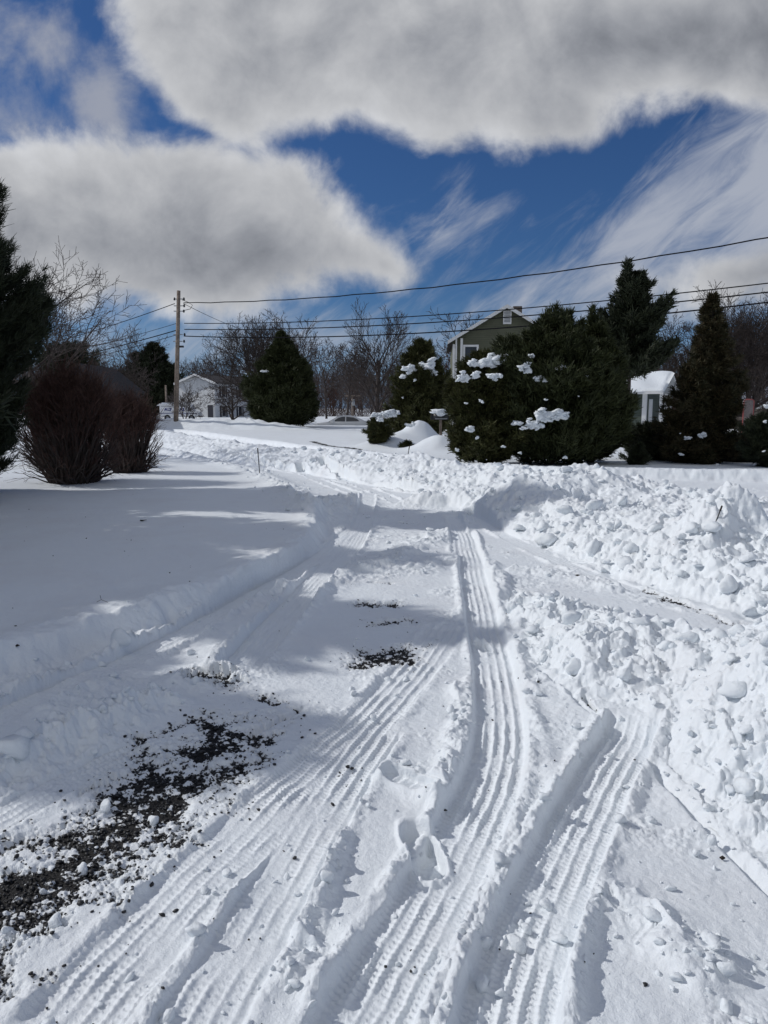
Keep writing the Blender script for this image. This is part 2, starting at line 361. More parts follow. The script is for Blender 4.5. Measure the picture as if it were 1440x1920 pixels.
    for (px, py, r_) in ((790, 1300, .22), (640, 1640, .10), (720, 1600, .16), (1060, 1340, .14), (1360, 1760, .25), (1300, 1700, .15), (90, 1850, .13), (830, 1240, .12), (600, 1280, .2), (1170, 1850, .10), (780, 1420, .12), (960, 1030, .2), (620, 1250, .2)):
        cx, cy = gnd(px, py); smooth *= 1 - .93 * np.exp(-(((X - cx) ** 2 + (Y - cy) ** 2) / r_ ** 2) ** 2)
    crumb *= smooth
    # tyre tracks
    tm = np.zeros(X.shape, np.float32)
    base = h.copy(); tread = np.zeros(X.shape, np.float32); bermv = np.zeros(X.shape, np.float32)
    for k, (pts, hw, tz, ribs, amp, bl, brr, end) in enumerate(TR):
        r = along(X, Y, pts, hw * 2.4)
        if not len(r[0]): continue
        i, u, v = r[0], r[1], r[2]; x_, y_ = X[i], Y[i]
        v = v + .006 * vn(u / .6, u * 0, 90 + k) + .005 * fbm(x_, y_, .05, 3, 91)
        e = ss(0, end, u) * ss(0, .1, r[4] - u)
        m = ss(hw * 1.12, hw * .94, np.abs(v)) * e
        q = v / (2 * hw) * ribs
        fq = q - np.floor(q); rib = np.exp(-((fq - .5) / .17) ** 2)
        ph = np.floor(q) * .37
        lug = u / .024 + ph + .5 * np.abs(fq - .5); lug = lug - np.floor(lug)
        lg = np.exp(-((lug - .5) / .2) ** 2)
        brk = .50 + .45 * fbm(x_, y_, .14, 2, 95) + .55 * fbm(x_, y_, .55, 2, 92)
        tr_ = amp * (rib * (.75 + .5 * lg) + .35 * lg * (1 - rib)) * np.clip(brk * 1.35, .1, 1.2)
        over = 1 - .45 * tm[i]
        base[i] = base[i] * (1 - m * over) + (tz + .01 * fbm(x_, y_, .3, 2, 96)) * m * over
        tread[i] = tread[i] * (1 - m) + tr_ * m; tm[i] = np.maximum(tm[i], m)
        bw = .03
        for sgn, bh in ((-1, bl), (1, brr)):
            g = np.exp(-((sgn * v - hw - bw) / bw) ** 2) * e * np.clip(.6 + 1.1 * fbm(x_, y_, .2, 3, 97), 0, 2)
            bermv[i] = np.maximum(bermv[i], bh * g)
    bermv *= (1 - tm)
    h = base + tread + bermv
    crumb = np.maximum(crumb * (1 - .55 * tm), np.minimum(1, bermv / .015) * (1 - tm)) * plow
    crumb = np.maximum(crumb, .35 * tm * ss(-.1, .5, fbm(X, Y, .4, 2, 99)))
    chunk = chunk * (1 - tm * .92)
    # boot prints: x, y, angle, length, half width, depth
    for (px, py, ang, ln, hw, dp) in ((792, 1602, 14, .15, .062, .055), (765, 1482, 52, .14, .055, .030), (905, 1215, 5, .12, .05, .03)):
        cx, cy = gnd(px, py); a = math.radians(ang); dx = X - cx; dy = Y - cy
        m0 = (np.abs(dx) < .5) & (np.abs(dy) < .5)
        s_ = dx * -math.sin(a) + dy * math.cos(a); t_ = dx * math.cos(a) + dy * math.sin(a)
        wob = 1 + .12 * fbm(X, Y, .05, 2, 102)
        q = np.maximum((np.abs(s_) / ln) ** 2.6 + (np.abs(t_) / hw) ** 2.6, 0) * wob
        m = np.where(m0, ss(1.25, .75, q), 0); ringm = np.where(m0, np.exp(-((q - 1.5) / .5) ** 2), 0)
        h = h * (1 - m) + (np.minimum(h, .06) - dp + .006 * vn(s_ / .02, t_ * 0, 5)) * m + .014 * ringm; chunk = chunk * (1 - np.maximum(m, ringm)); tm = np.maximum(tm, m)
        crumb = np.maximum(crumb * (1 - m), ringm * .35)
    A = asphalt_field(X, Y)
    An = A * .85 - .12 + 1.15 * fbm(X, Y, .13, 6, 111, .72)
    near = R < 40
    i = np.nonzero((chunk > .02) & near)[0]
    if len(i):
        x_, y_, c_ = X[i], Y[i], chunk[i]
        big = np.clip(c_, 0, 1)
        bump = .26 * .22 * caps(x_, y_, .26, 201, .5) * ss(.8, 1, c_) * (.4 + .6 * ss(-.2, .4, fbm(x_, y_, 1.2, 2, 202)))
        bump = bump + .12 * .85 * caps(x_, y_, .125, 211, .9) * ss(.45, .95, c_)
        pk_ = .25 + .95 * ss(-.25, .25, fbm(x_, y_, .7, 3, 205))
        bump = bump * pk_
        ff = ss(28, 10, R[i])
        bump = bump + .060 * .95 * caps(x_ + 3, y_, .062, 221, .85) * c_ * (.5 + .5 * ff) * (.45 + .55 * pk_)
        bump = bump + .036 * .9 * caps(x_, y_ + 5, .037, 231, .8) * c_ * ss(16, 7, R[i])
        bump = bump + .018 * .6 * caps(x_ + 9, y_ + 5, .018, 236, .8) * c_ * ss(9, 4, R[i])
        wx = x_ + .06 * vn(x_ / .11, y_ / .11, 245); wy = y_ + .06 * vn(x_ / .11 + 7, y_ / .11, 246); bil = 0
        for cell, a_ in ((.27, .060), (.125, .040), (.06, .022), (.028, .011), (.014, .006)):
            bil = bil + a_ * (.45 - np.abs(vn(wx / cell * .8 + 3, wy / cell * .8, 247 + int(cell * 999)))) * (1 if cell > .05 else ss(16, 7, R[i]))
        bump = bump * .6 + bil * c_ * 1.25 + .035 * fbm(x_, y_, .5, 4, 241, .6) * big
        h[i] += bump
    i = np.nonzero((crumb > .03) & (R < 18))[0]
    if len(i):
        x_, y_, c_ = X[i], Y[i], crumb[i]
        b = .050 * .40 * caps(x_, y_, .07, 251, .2) * ss(.5, 1, c_) + .030 * .5 * caps(x_, y_, .034, 261, .6) + .015 * .7 * caps(x_ + 2, y_, .016, 271, .75)
        h[i] += b * c_ * ss(.0, .35, c_) + .008 * fbm(x_, y_, .05, 3, 272) * c_
    # loose gravelly snow where the asphalt shows
    i = np.nonzero((A > -.9) & (R < 18))[0]
    if len(i):
        k = ss(-.25, .35, An[i]); x_, y_ = X[i], Y[i]
        h[i] = h[i] * (1 - .75 * k) + k * (.016 * .8 * caps(x_, y_, .017, 281, .9) + .026 * .6 * caps(x_, y_, .03, 283, .5)) 
        An[i] = An[i] - .55 * (caps(x_, y_, .03, 283, .5) > .18) - .35 * (caps(x_ + 7, y_, .013, 285, .5) > .3)
    # fine unevenness of untouched snow
    h = h + (.010 * fbm(X, Y, .45, 4, 301, .55) * (1 - plow) + .0022 * fbm(X, Y, .03, 2, 302)) * ss(30, 8, R)
    # plow scrape line
    for pts, dp in ((G((1000, 1268), (1145, 1388)), .02), (G((1210, 1440), (1300, 1545), (1440, 1690), (1600, 1850)), .03), (G((560, 1338), (470, 1385)), .03), (G((690, 1500), (640, 1680), (600, 1790)), .008)):
        r = along(X, Y, pts, .12)
        if len(r[0]): h[r[0]] -= dp * np.exp(-(np.where(r[2] > 0, r[2] / .012, r[2] / .03)) ** 2)
    if want: return z + h, An, chunk, plow
    return z + h
def gz(x, y): return float(height(np.array([x]), np.array([y]))[0])

# ------------------------------------------------------------------ mesh helpers
def npmesh(name, V_, Fc, mat=None, smooth=False):
    me = bpy.data.meshes.new(name); V_ = np.asarray(V_, np.float32); Fc = np.asarray(Fc, np.int32); k = Fc.shape[1]
    me.vertices.add(len(V_)); me.vertices.foreach_set('co', V_.ravel())
    me.loops.add(Fc.size); me.loops.foreach_set('vertex_index', Fc.ravel())
    me.polygons.add(len(Fc)); me.polygons.foreach_set('loop_start', np.arange(0, Fc.size, k, dtype=np.int32))
    me.polygons.foreach_set('use_smooth', np.full(len(Fc), smooth))
    me.update(calc_edges=True); me.validate()
    if mat: me.materials.append(mat)
    return me
def link(name, me, parent=None, loc=None):
    o = bpy.data.objects.new(name, me); C.objects.link(o)
    if parent: o.parent = parent
    if loc is not None: o.location = loc
    return o
def tag(o, label=None, cat=None, group=None, kind=None):
    if label: o['label'] = label
    if cat: o['category'] = cat
    if group: o['group'] = group
    if kind: o['kind'] = kind
    return o
def empty(name, loc, rz=0, **k):
    o = bpy.data.objects.new(name, None); C.objects.link(o); o.location = loc; o.rotation_euler = (0, 0, rz); o.empty_display_size = .2
    tag(o, **k); return o
def copy_tree(o, parent=None):
    c = o.copy(); C.objects.link(c); c.parent = parent
    for ch in list(o.children): copy_tree(ch, c)
    return c
class MB:
    def __init__(s): s.v = []; s.f = []
    def poly(s, pts, faces):
        n = len(s.v); s.v += [tuple(p) for p in pts]; s.f += [tuple(n + i for i in f) for f in faces]; return s
    def box(s, x0, x1, y0, y1, z0, z1):
        return s.poly([(x0, y0, z0), (x1, y0, z0), (x1, y1, z0), (x0, y1, z0), (x0, y0, z1), (x1, y0, z1), (x1, y1, z1), (x0, y1, z1)],
                      [(0, 3, 2, 1), (4, 5, 6, 7), (0, 1, 5, 4), (1, 2, 6, 5), (2, 3, 7, 6), (3, 0, 4, 7)])
    def bar(s, a, b, wd, th):      # box beam between two points
        a = Vector(a); b = Vector(b); d = (b - a).normalized(); u = Vector((0, 0, 1)) if abs(d.z) < .95 else Vector((0, 1, 0))
        x = d.cross(u).normalized() * wd / 2; y = x.cross(d).normalized() * th / 2
        P = [a - x - y, a + x - y, a + x + y, a - x + y, b - x - y, b + x - y, b + x + y, b - x + y]
        return s.poly(P, [(0, 3, 2, 1), (4, 5, 6, 7), (0, 1, 5, 4), (1, 2, 6, 5), (2, 3, 7, 6), (3, 0, 4, 7)])
    def prism(s, prof, ax, a, b):  # profile polygon extruded along axis 0/1
        n = len(prof); P = []
        for t in (a, b):
            for (p, q) in prof: P.append((t, p, q) if ax == 0 else (p, t, q))
        fs = [tuple(range(n))[::-1], tuple(range(n, 2 * n))] + [(i, (i + 1) % n, n + (i + 1) % n, n + i) for i in range(n)]
        return s.poly(P, fs)
    def tube(s, pts, rad, n=8, cap=True):
        rings = []
        for i, p in enumerate(pts):
            p = Vector(p); a = Vector(pts[max(i - 1, 0)]); b = Vector(pts[min(i + 1, len(pts) - 1)]); d = (b - a).normalized()
            u = Vector((1, 0, 0)) if abs(d.x) < .8 else Vector((0, 1, 0)); x = d.cross(u).normalized(); y = d.cross(x)
            r = rad[i] if hasattr(rad, '__len__') else rad
            rings.append([p + x * r * math.cos(t * 2 * math.pi / n) + y * r * math.sin(t * 2 * math.pi / n) for t in range(n)])
        P = [q for r_ in rings for q in r_]; fs = []
        for i in range(len(rings) - 1):
            for t in range(n): fs.append((i * n + t, i * n + (t + 1) % n, (i + 1) * n + (t + 1) % n, (i + 1) * n + t))
        if cap: fs += [tuple(range(n))[::-1], tuple(range(len(P) - n, len(P)))]
        return s.poly(P, fs)
    def build(s, name, mat, parent=None, smooth=False, bevel=0):
        me = bpy.data.meshes.new(name); me.from_pydata(s.v, [], s.f); me.materials.append(mat)
        import bmesh
        bm = bmesh.new(); bm.from_mesh(me); bmesh.ops.recalc_face_normals(bm, faces=bm.faces)
        if bevel: bmesh.ops.bevel(bm, geom=list(bm.edges), offset=bevel, segments=2, affect='EDGES', clamp_overlap=True)
        bm.to_mesh(me); bm.free()
        if smooth:
            for p in me.polygons: p.use_smooth = True
        return link(name, me, parent)

# ------------------------------------------------------------------ materials
def mat(name, col, rough=.7, spec=.3, noise=None, bump=None, metal=0, extra=None):
    """col rgb; noise (scale, amount) varies the colour; bump (scale, strength, distance)"""
    m = bpy.data.materials.new(name); m.use_nodes = True; t = NT(m.node_tree); b = m.node_tree.nodes['Principled BSDF']
    b.inputs['Roughness'].default_value = rough; b.inputs['Specular IOR Level'].default_value = spec; b.inputs['Metallic'].default_value = metal
    b.inputs['Base Color'].default_value = (*col, 1)
    co = t.new('ShaderNodeTexCoord').outputs['Object']
    if noise:
        n = t.noise(co, noise[0], 4, .6)
        lo = tuple(c * (1 - noise[1]) for c in col) + (1,); hi = tuple(min(1, c * (1 + noise[1])) for c in col) + (1,)
        t.l.new(t.mix(t.ramp(n, .3, .7), lo, hi), b.inputs['Base Color'])
    if bump:
        n = t.noise(co, bump[0], 5, .6); bn = t.new('ShaderNodeBump'); bn.inputs['Strength'].default_value = bump[1]; bn.inputs['Distance'].default_value = bump[2]
        t.l.new(n, bn.inputs['Height']); t.l.new(bn.outputs[0], b.inputs['Normal'])
    if extra: extra(t, b, co)
    return m
def foliage_mat(name, a, b_, warm=None):
    def ex(t, b, co):
        n = t.noise(co, 1.7, 3, .6); n2 = t.noise(co, 11, 2, .6)
        c = t.mix(t.ramp(n, .35, .65), (*a, 1), (*b_, 1))
        n3 = t.noise(co, 5.0, 3, .6); c = t.mix(t.ramp(n3, .42, .62, 0, .75), c, tuple(x * 1.7 for x in b_) + (1,))
        if warm: c = t.mix(t.ramp(n2, .5, .75), c, (*warm, 1))
        t.l.new(c, b.inputs['Base Color'])
    return mat(name, a, .65, .25, extra=ex)
def siding(name, col, pitch=.12):
    def ex(t, b, co):
        s_ = t.new('ShaderNodeSeparateXYZ'); t.l.new(co, s_.inputs[0])
        f = t.m('FRACT', t.m('DIVIDE', s_.outputs[2], pitch))
        bn = t.new('ShaderNodeBump'); bn.inputs['Strength'].default_value = 1; bn.inputs['Distance'].default_value = .03; bn.invert = True
        t.l.new(f, bn.inputs['Height']); t.l.new(bn.outputs[0], b.inputs['Normal'])
        gap = t.ramp(f, .0, .10, 0, 1); n = t.noise(co, 1.3, 4, .6)
        c = t.mix(t.ramp(n, .3, .7), tuple(x * .88 for x in col) + (1,), tuple(x * 1.08 for x in col) + (1,))
        t.l.new(t.mix(gap, tuple(x * .35 for x in col) + (1,), c), b.inputs['Base Color'])
    return mat(name, col, .6, .3, extra=ex)
SNOWC = (.825, .87, .905)
def snow_ex(scale=1.0):
    def ex(t, b, co):
        b1 = t.noise(co, 35 * scale, 6, .65); b2 = t.noise(co, 170 * scale, 4, .7)
        s_ = t.add(t.mul(b1, .011 / scale), t.mul(b2, .0035 / scale))
        bn = t.new('ShaderNodeBump'); bn.inputs['Strength'].default_value = .8; bn.inputs['Distance'].default_value = 1
        t.l.new(s_, bn.inputs['Height']); t.l.new(bn.outputs[0], b.inputs['Normal'])
    return ex
M = {}
M['snow'] = mat('snow', SNOWC, .55, .3, extra=snow_ex(1.0))
M['snow_far'] = mat('packed_snow', SNOWC, .6, .3, extra=snow_ex(.25))
M['pine'] = foliage_mat('pine_needles', (.026, .033, .013), (.038, .045, .017))
M['darkpine'] = foliage_mat('dark_needles', (.018, .024, .013), (.026, .032, .016))
M['yew'] = foliage_mat('yew_needles', (.034, .041, .015), (.052, .055, .018), (.045, .034, .016))
M['spruce'] = foliage_mat('spruce_needles', (.030, .034, .015), (.042, .036, .017), (.062, .038, .017))
M['bark'] = mat('bark', (.062, .050, .045), .85, .2, (6, .3), (30, .5, .01))
M['barkgrey'] = mat('grey_bark', (.10, .085, .08), .85, .2, (6, .3))
M['barkred'] = mat('red_brown_twigs', (.075, .042, .034), .8, .2, (9, .4))
M['wood'] = mat('weathered_pole', (.23, .185, .15), .85, .2, (5, .35), (40, .5, .01))
M['wire'] = mat('wire', (.012, .012, .014), .95, .05)
M['metal'] = mat('grey_metal', (.30, .31, .32), .45, .5, metal=.6)
M['green'] = siding('olive_siding', (.120, .125, .082), .125)
M['greend'] = siding('dark_green_siding', (.085, .105, .085), .125)
M['whites'] = siding('white_siding', (.62, .63, .64), .15)
M['tans'] = siding('tan_siding', (.30, .27, .22), .15)
M['trim'] = mat('white_trim', (.74, .74, .73), .5, .4, (3, .05))
M['glass'] = mat('window_glass', (.03, .035, .045), .08, .6)
M['shutter'] = mat('dark_shutter', (.035, .035, .045), .6)
M['shingle'] = mat('roof_shingles', (.055, .050, .050), .85, .2, (8, .3), (30, .5, .02))
M['paintw'] = mat('white_vehicle_paint', (.70, .71, .72), .3, .5)
M['blue'] = mat('blue_emblem', (.02, .03, .16), .4)
M['red'] = mat('red_stripe', (.35, .03, .03), .4)
M['rubber'] = mat('rubber', (.02, .02, .02), .8)
M['black'] = mat('black_metal', (.02, .022, .025), .4, .5)
M['leaf'] = mat('dead_leaf', (.03, .022, .018), .8)
M['redpipe'] = mat('red_tube', (.42, .12, .11), .5)
M['netting'] = mat('net_cord', (.50, .44, .44), .7)
M['fence'] = mat('weathered_rail', (.20, .16, .13), .8, .2, (6, .3))
M['stone'] = mat('black_gravel', (.018, .018, .020), .55, .5, (40, .4))

# ground material: snow, and asphalt where the mesh says the snow is scraped thin
def ground_ex(t, b, co):
    at_ = t.new('ShaderNodeAttribute'); at_.attribute_name = 'asphalt'
    nn = t.noise(co, 70, 4, .7)
    f = t.ramp(t.add(at_.outputs['Fac'], t.mul(t.m('SUBTRACT', nn, .5), 1.1)), .12, .34)
    an = t.noise(co, 160, 3, .7)
    ac = t.mix(an, (.003, .003, .004, 1), (.016, .015, .015, 1))
    dirt = t.ramp(at_.outputs['Fac'], -.5, .3, 0, .22)
    tn = t.ramp(t.noise(co, 1.4, 6, .65), .40, .75)
    sv = t.mix(tn, (*SNOWC, 1), (.79, .82, .85, 1))
    sn = t.mix(dirt, sv, (.55, .54, .53, 1))
    t.l.new(t.mix(f, sn, ac), b.inputs['Base Color'])
    b1 = t.noise(co, 38, 6, .65); b2 = t.noise(co, 190, 4, .7)
    s_ = t.add(t.mul(b1, .009), t.mul(b2, .0032))
    s_ = t.add(s_, t.mul(t.mul(f, an), .012))
    bn = t.new('ShaderNodeBump'); bn.inputs['Strength'].default_value = .8; bn.inputs['Distance'].default_value = 1
    t.l.new(s_, bn.inputs['Height']); t.l.new(bn.outputs[0], b.inputs['Normal'])
M['ground'] = mat('snow_cover', SNOWC, .55, .3, extra=ground_ex)

# ------------------------------------------------------------------ ground mesh: one sheet on rings, finest near the drive
def build_ground():
    th = []; a = -math.pi
    while a < math.pi - 1e-6:
        th.append(a); A_ = abs(a)
        a += .00135 if A_ < math.radians(30) else (.0035 if A_ < math.radians(42) else (.012 if A_ < math.radians(75) else .06))
    th = np.array(th)
    rr = [.25, .5, .8, 1.1, 1.3]; r = 1.4
    while r < 700:
        rr.append(r)
        r += max(.0045, .0019 * r) if r < 14 else (.0028 * r if r < 36 else (.006 * r if r < 62 else .06 * r))
    rr.append(1600.)
    rr = np.array(rr); T, R_ = np.meshgrid(th, rr)
    X = (R_ * np.sin(T)).ravel(); Y = (R_ * np.cos(T)).ravel()
    Z = np.zeros(len(X), np.float32); As = np.zeros(len(X), np.float32)
    n = len(X); step = 400000
    for i in range(0, n, step):
        z_, a_, c_, p_ = height(X[i:i + step], Y[i:i + step], True); Z[i:i + step] = z_; As[i:i + step] = a_
    nt = len(th); nr = len(rr)
    I, J = np.meshgrid(np.arange(nr - 1), np.arange(nt), indexing='ij'); J2 = (J + 1) % nt
    q = np.stack([I * nt + J, I * nt + J2, (I + 1) * nt + J2, (I + 1) * nt + J], -1).reshape(-1, 4)[:, ::-1]
    V_ = np.stack([X, Y, Z], -1)
    V_ = np.vstack([V_, [[0, 0, float(Z[0])]]]); c = len(V_) - 1
    me = npmesh('ground', V_, q, M['ground'], True)
    att = me.attributes.new('asphalt', 'FLOAT', 'POINT'); att.data.foreach_set('value', np.append(As, -1).astype(np.float32))
    print('ground', nt, nr, len(q))
    return tag(link('ground', me), kind='structure')
build_ground()

# ------------------------------------------------------------------ loose chunks of snow and gravel
def ico(sub):
    import bmesh
    bm = bmesh.new(); bmesh.ops.create_icosphere(bm, subdivisions=sub, radius=1)
    v = np.array([p.co[:] for p in bm.verts]); f = np.array([[q.index for q in p.verts] for p in bm.faces]); bm.free(); return v, f
def rock(v, seed, amp=.35, sq=.7):
    rng = np.random.default_rng(seed); o = v.copy()
    for k in range(13):
        d = rng.normal(size=3); d /= np.linalg.norm(d); c = rng.uniform(.35, .8)
        s_ = v @ d; o -= np.where((o @ d) > c, (o @ d) - c, 0)[:, None] * d * .85
    for k in range(6):
        d = rng.normal(size=3); o *= (1 + amp * .22 * np.sin(3.1 * (v @ d) + k))[:, None]
    o[:, 2] *= sq; return o
def scatter(name, pts, sizes, sub, mat_, seed, sq=.75, variants=10, amp=.35, sink=.35):
    v, f = ico(sub); rng = np.random.default_rng(seed); var = [rock(v, seed + i, amp, sq) for i in range(variants)]
    VS = []; FS = []; n = 0
    for (p, s_) in zip(pts, sizes):
        a = rng.uniform(0, 6.28); q = var[rng.integers(variants)] * s_ * rng.uniform(.75, 1.25, 3)
        ca, sa = math.cos(a), math.sin(a); q = q @ np.array([[ca, sa, 0], [-sa, ca, 0], [0, 0, 1]])
        VS.append(q + np.array([p[0], p[1], p[2] + s_ * sink])); FS.append(f + n); n += len(v)
    return link(name, npmesh(name, np.vstack(VS), np.vstack(FS), mat_, True))
def chunks():
    rng = np.random.default_rng(5)
    n = 60000
    th = rng.uniform(-.62, .62, n); r = np.exp(rng.uniform(math.log(1.6), math.log(26), n))
    X = r * np.sin(th); Y = r * np.cos(th); Z, A_, ck, pl_ = height(X, Y, True)
    keep = (rng.uniform(size=n) < np.clip(ck, 0, 1) * .12 + (ck > .1) * .02 + (.006 + .016 * (r < 5)) * pl_ + .03 * ((ck > .05) & (ck < .6)))
    X, Y, Z, ck, r = X[keep], Y[keep], Z[keep], ck[keep], r[keep]
    s_ = np.minimum(.006 + .015 * rng.exponential(1, len(X)) ** 1.25, .085) * np.where(ck > .6, 1.1, .5) * np.clip(r / 6, .8, 1.35)
    o = scatter('snow_chunks', np.stack([X, Y, Z], -1), s_, 2, M['snow'], 9)
    tag(o, 'loose lumps of crumbled snow tumbled over the plowed banks', 'snow chunks', kind='stuff'); print('chunks', len(X))
chunks()
def gravel():
    rng = np.random.default_rng(6); n = 160000
    th = rng.uniform(-.6, .45, n); r = np.exp(rng.uniform(math.log(1.7), math.log(13), n)); X = r * np.sin(th); Y = r * np.cos(th)
    Z, A_, ck, pl_ = height(X, Y, True)
    keep = rng.uniform(size=n) < .55 * ss(-.75, .45, A_) ** 1.8 + .0006 * pl_ * (ck < .2) * (r < 5)
    X, Y, Z = X[keep], Y[keep], Z[keep]; s_ = np.minimum(.0032 + .0030 * rng.exponential(1, len(X)), .013)
    o = scatter('gravel', np.stack([X, Y, Z], -1), s_, 1, M['stone'], 3, .7, 8, .3, .3)
    tag(o, 'black crumbs of asphalt gravel scraped up through the thin snow', 'gravel', kind='stuff'); print('gravel', len(X))
gravel()

# ------------------------------------------------------------------ plants
def tubes(segs, n=4):
    """segs: array (k, 8) p0 p1 r0 r1 -> open prisms"""
    S = np.asarray(segs, float); a = S[:, 0:3]; b = S[:, 3:6]; r0 = S[:, 6]; r1 = S[:, 7]
    d = b - a; d /= np.maximum(np.linalg.norm(d, axis=1, keepdims=True), 1e-9)
    u = np.where(np.abs(d[:, 2:3]) < .9, [[0, 0, 1.]], [[1., 0, 0]]); x = np.cross(d, u); x /= np.linalg.norm(x, axis=1, keepdims=True); y = np.cross(d, x)
    V_ = []
    for P, r in ((a, r0), (b, r1)):
        for t in range(n):
            an = 2 * math.pi * t / n; V_.append(P + r[:, None] * (x * math.cos(an) + y * math.sin(an)))
    V_ = np.stack(V_, 1).reshape(-1, 3); k = len(S); base = (np.arange(k) * 2 * n)[:, None]
    F_ = np.stack([np.concatenate([base + t, base + (t + 1) % n, base + n + (t + 1) % n, base + n + t], 1) for t in range(n)], 1).reshape(-1, 4)
    return V_, F_
def grow(rng, p, d, L, r, lev, maxlev, segs, kids, ang, up, wob, lenf, rmin, nseg=None, start=.25):
    n = nseg or (6 if lev < 2 else 4); step = L / n; p = np.array(p, float); d = np.array(d, float); pts = [(p.copy(), d.copy(), r)]
    for i in range(n):
        d = d + rng.normal(size=3) * wob + np.array([0, 0, up]); d /= np.linalg.norm(d)
        q = p + d * step; rn = max(rmin, r * (1 - (i + 1) / n * .75)) if lev else max(rmin, r * (1 - (i + 1) / n * .45))
        rp = pts[-1][2]; segs[min(lev, 3)].append((*p, *q, rp, rn)); p = q; pts.append((p.copy(), d.copy(), rn))
    if lev >= maxlev: return
    k = kids[min(lev, len(kids) - 1)]; ga = rng.uniform(0, 6.28)
    for j in range(k):
        t = start + (1 - start) * (j + rng.uniform(.1, .9)) / k; i = min(n - 1, int(t * n)); fr = t * n - i
        pp = pts[i][0] * (1 - fr) + pts[i + 1][0] * fr; dd = pts[i][1]; rr = pts[i][2] * (1 - fr) + pts[i + 1][2] * fr
        a = ga + j * 2.4 + rng.uniform(-.4, .4); u = np.cross(dd, [.13, .2, 1.0]); u /= np.linalg.norm(u); v_ = np.cross(dd, u)
        an = math.radians(ang[min(lev, len(ang) - 1)]) * rng.uniform(.7, 1.25)
        nd = dd * math.cos(an) + (u * math.cos(a) + v_ * math.sin(a)) * math.sin(an)
        grow(rng, pp, nd, L * lenf[min(lev, len(lenf) - 1)] * rng.uniform(.7, 1.15) * (1.15 - .35 * t if lev else 1.15 - .25 * t), max(rmin, rr * .56), lev + 1, maxlev, segs, kids, ang, up, wob, lenf, rmin)
def bare_tree(name, x, y, seed, h, r, label, cat='tree', group=None, kids=(9, 7, 6, 4), ang=(38, 38, 42, 42), up=.05, wob=.07, lenf=(.62, .52, .5, .5), rmin=.008, maxlev=4, mat_='bark', lean=(0, 0, 1), start=.25, zoff=0, multi=1):
    z = gz(x, y) - .1 + zoff; root = empty(name, (x, y, z), label=label, cat=cat, group=group); r *= .82; rmin *= 1.0
    rng = np.random.default_rng(seed); segs = [[], [], [], []]
    for m in range(multi):
        l = np.array(lean, float) + (0 if multi == 1 else 1) * np.array([math.cos(m * 2.2 + seed) * .22, math.sin(m * 2.2 + seed) * .22, 0]); l /= np.linalg.norm(l)
        grow(rng, (0, 0, 0), l, h * .80, r, 0, maxlev, segs, kids, ang, up, wob, lenf, rmin, 8, start)
    mz = max(q[5] for l_ in segs for q in l_) / h
    segs = [[tuple(c / mz if n_ < 6 else c for n_, c in enumerate(q)) for q in l_] for l_ in segs]
    v, f = tubes(segs[0] + segs[1], 5); link('trunk', npmesh('trunk', v, f, M[mat_], True), root)
    v, f = tubes(segs[2] + segs[3], 3); link('crown', npmesh('crown', v, f, M[mat_]), root)
    return root

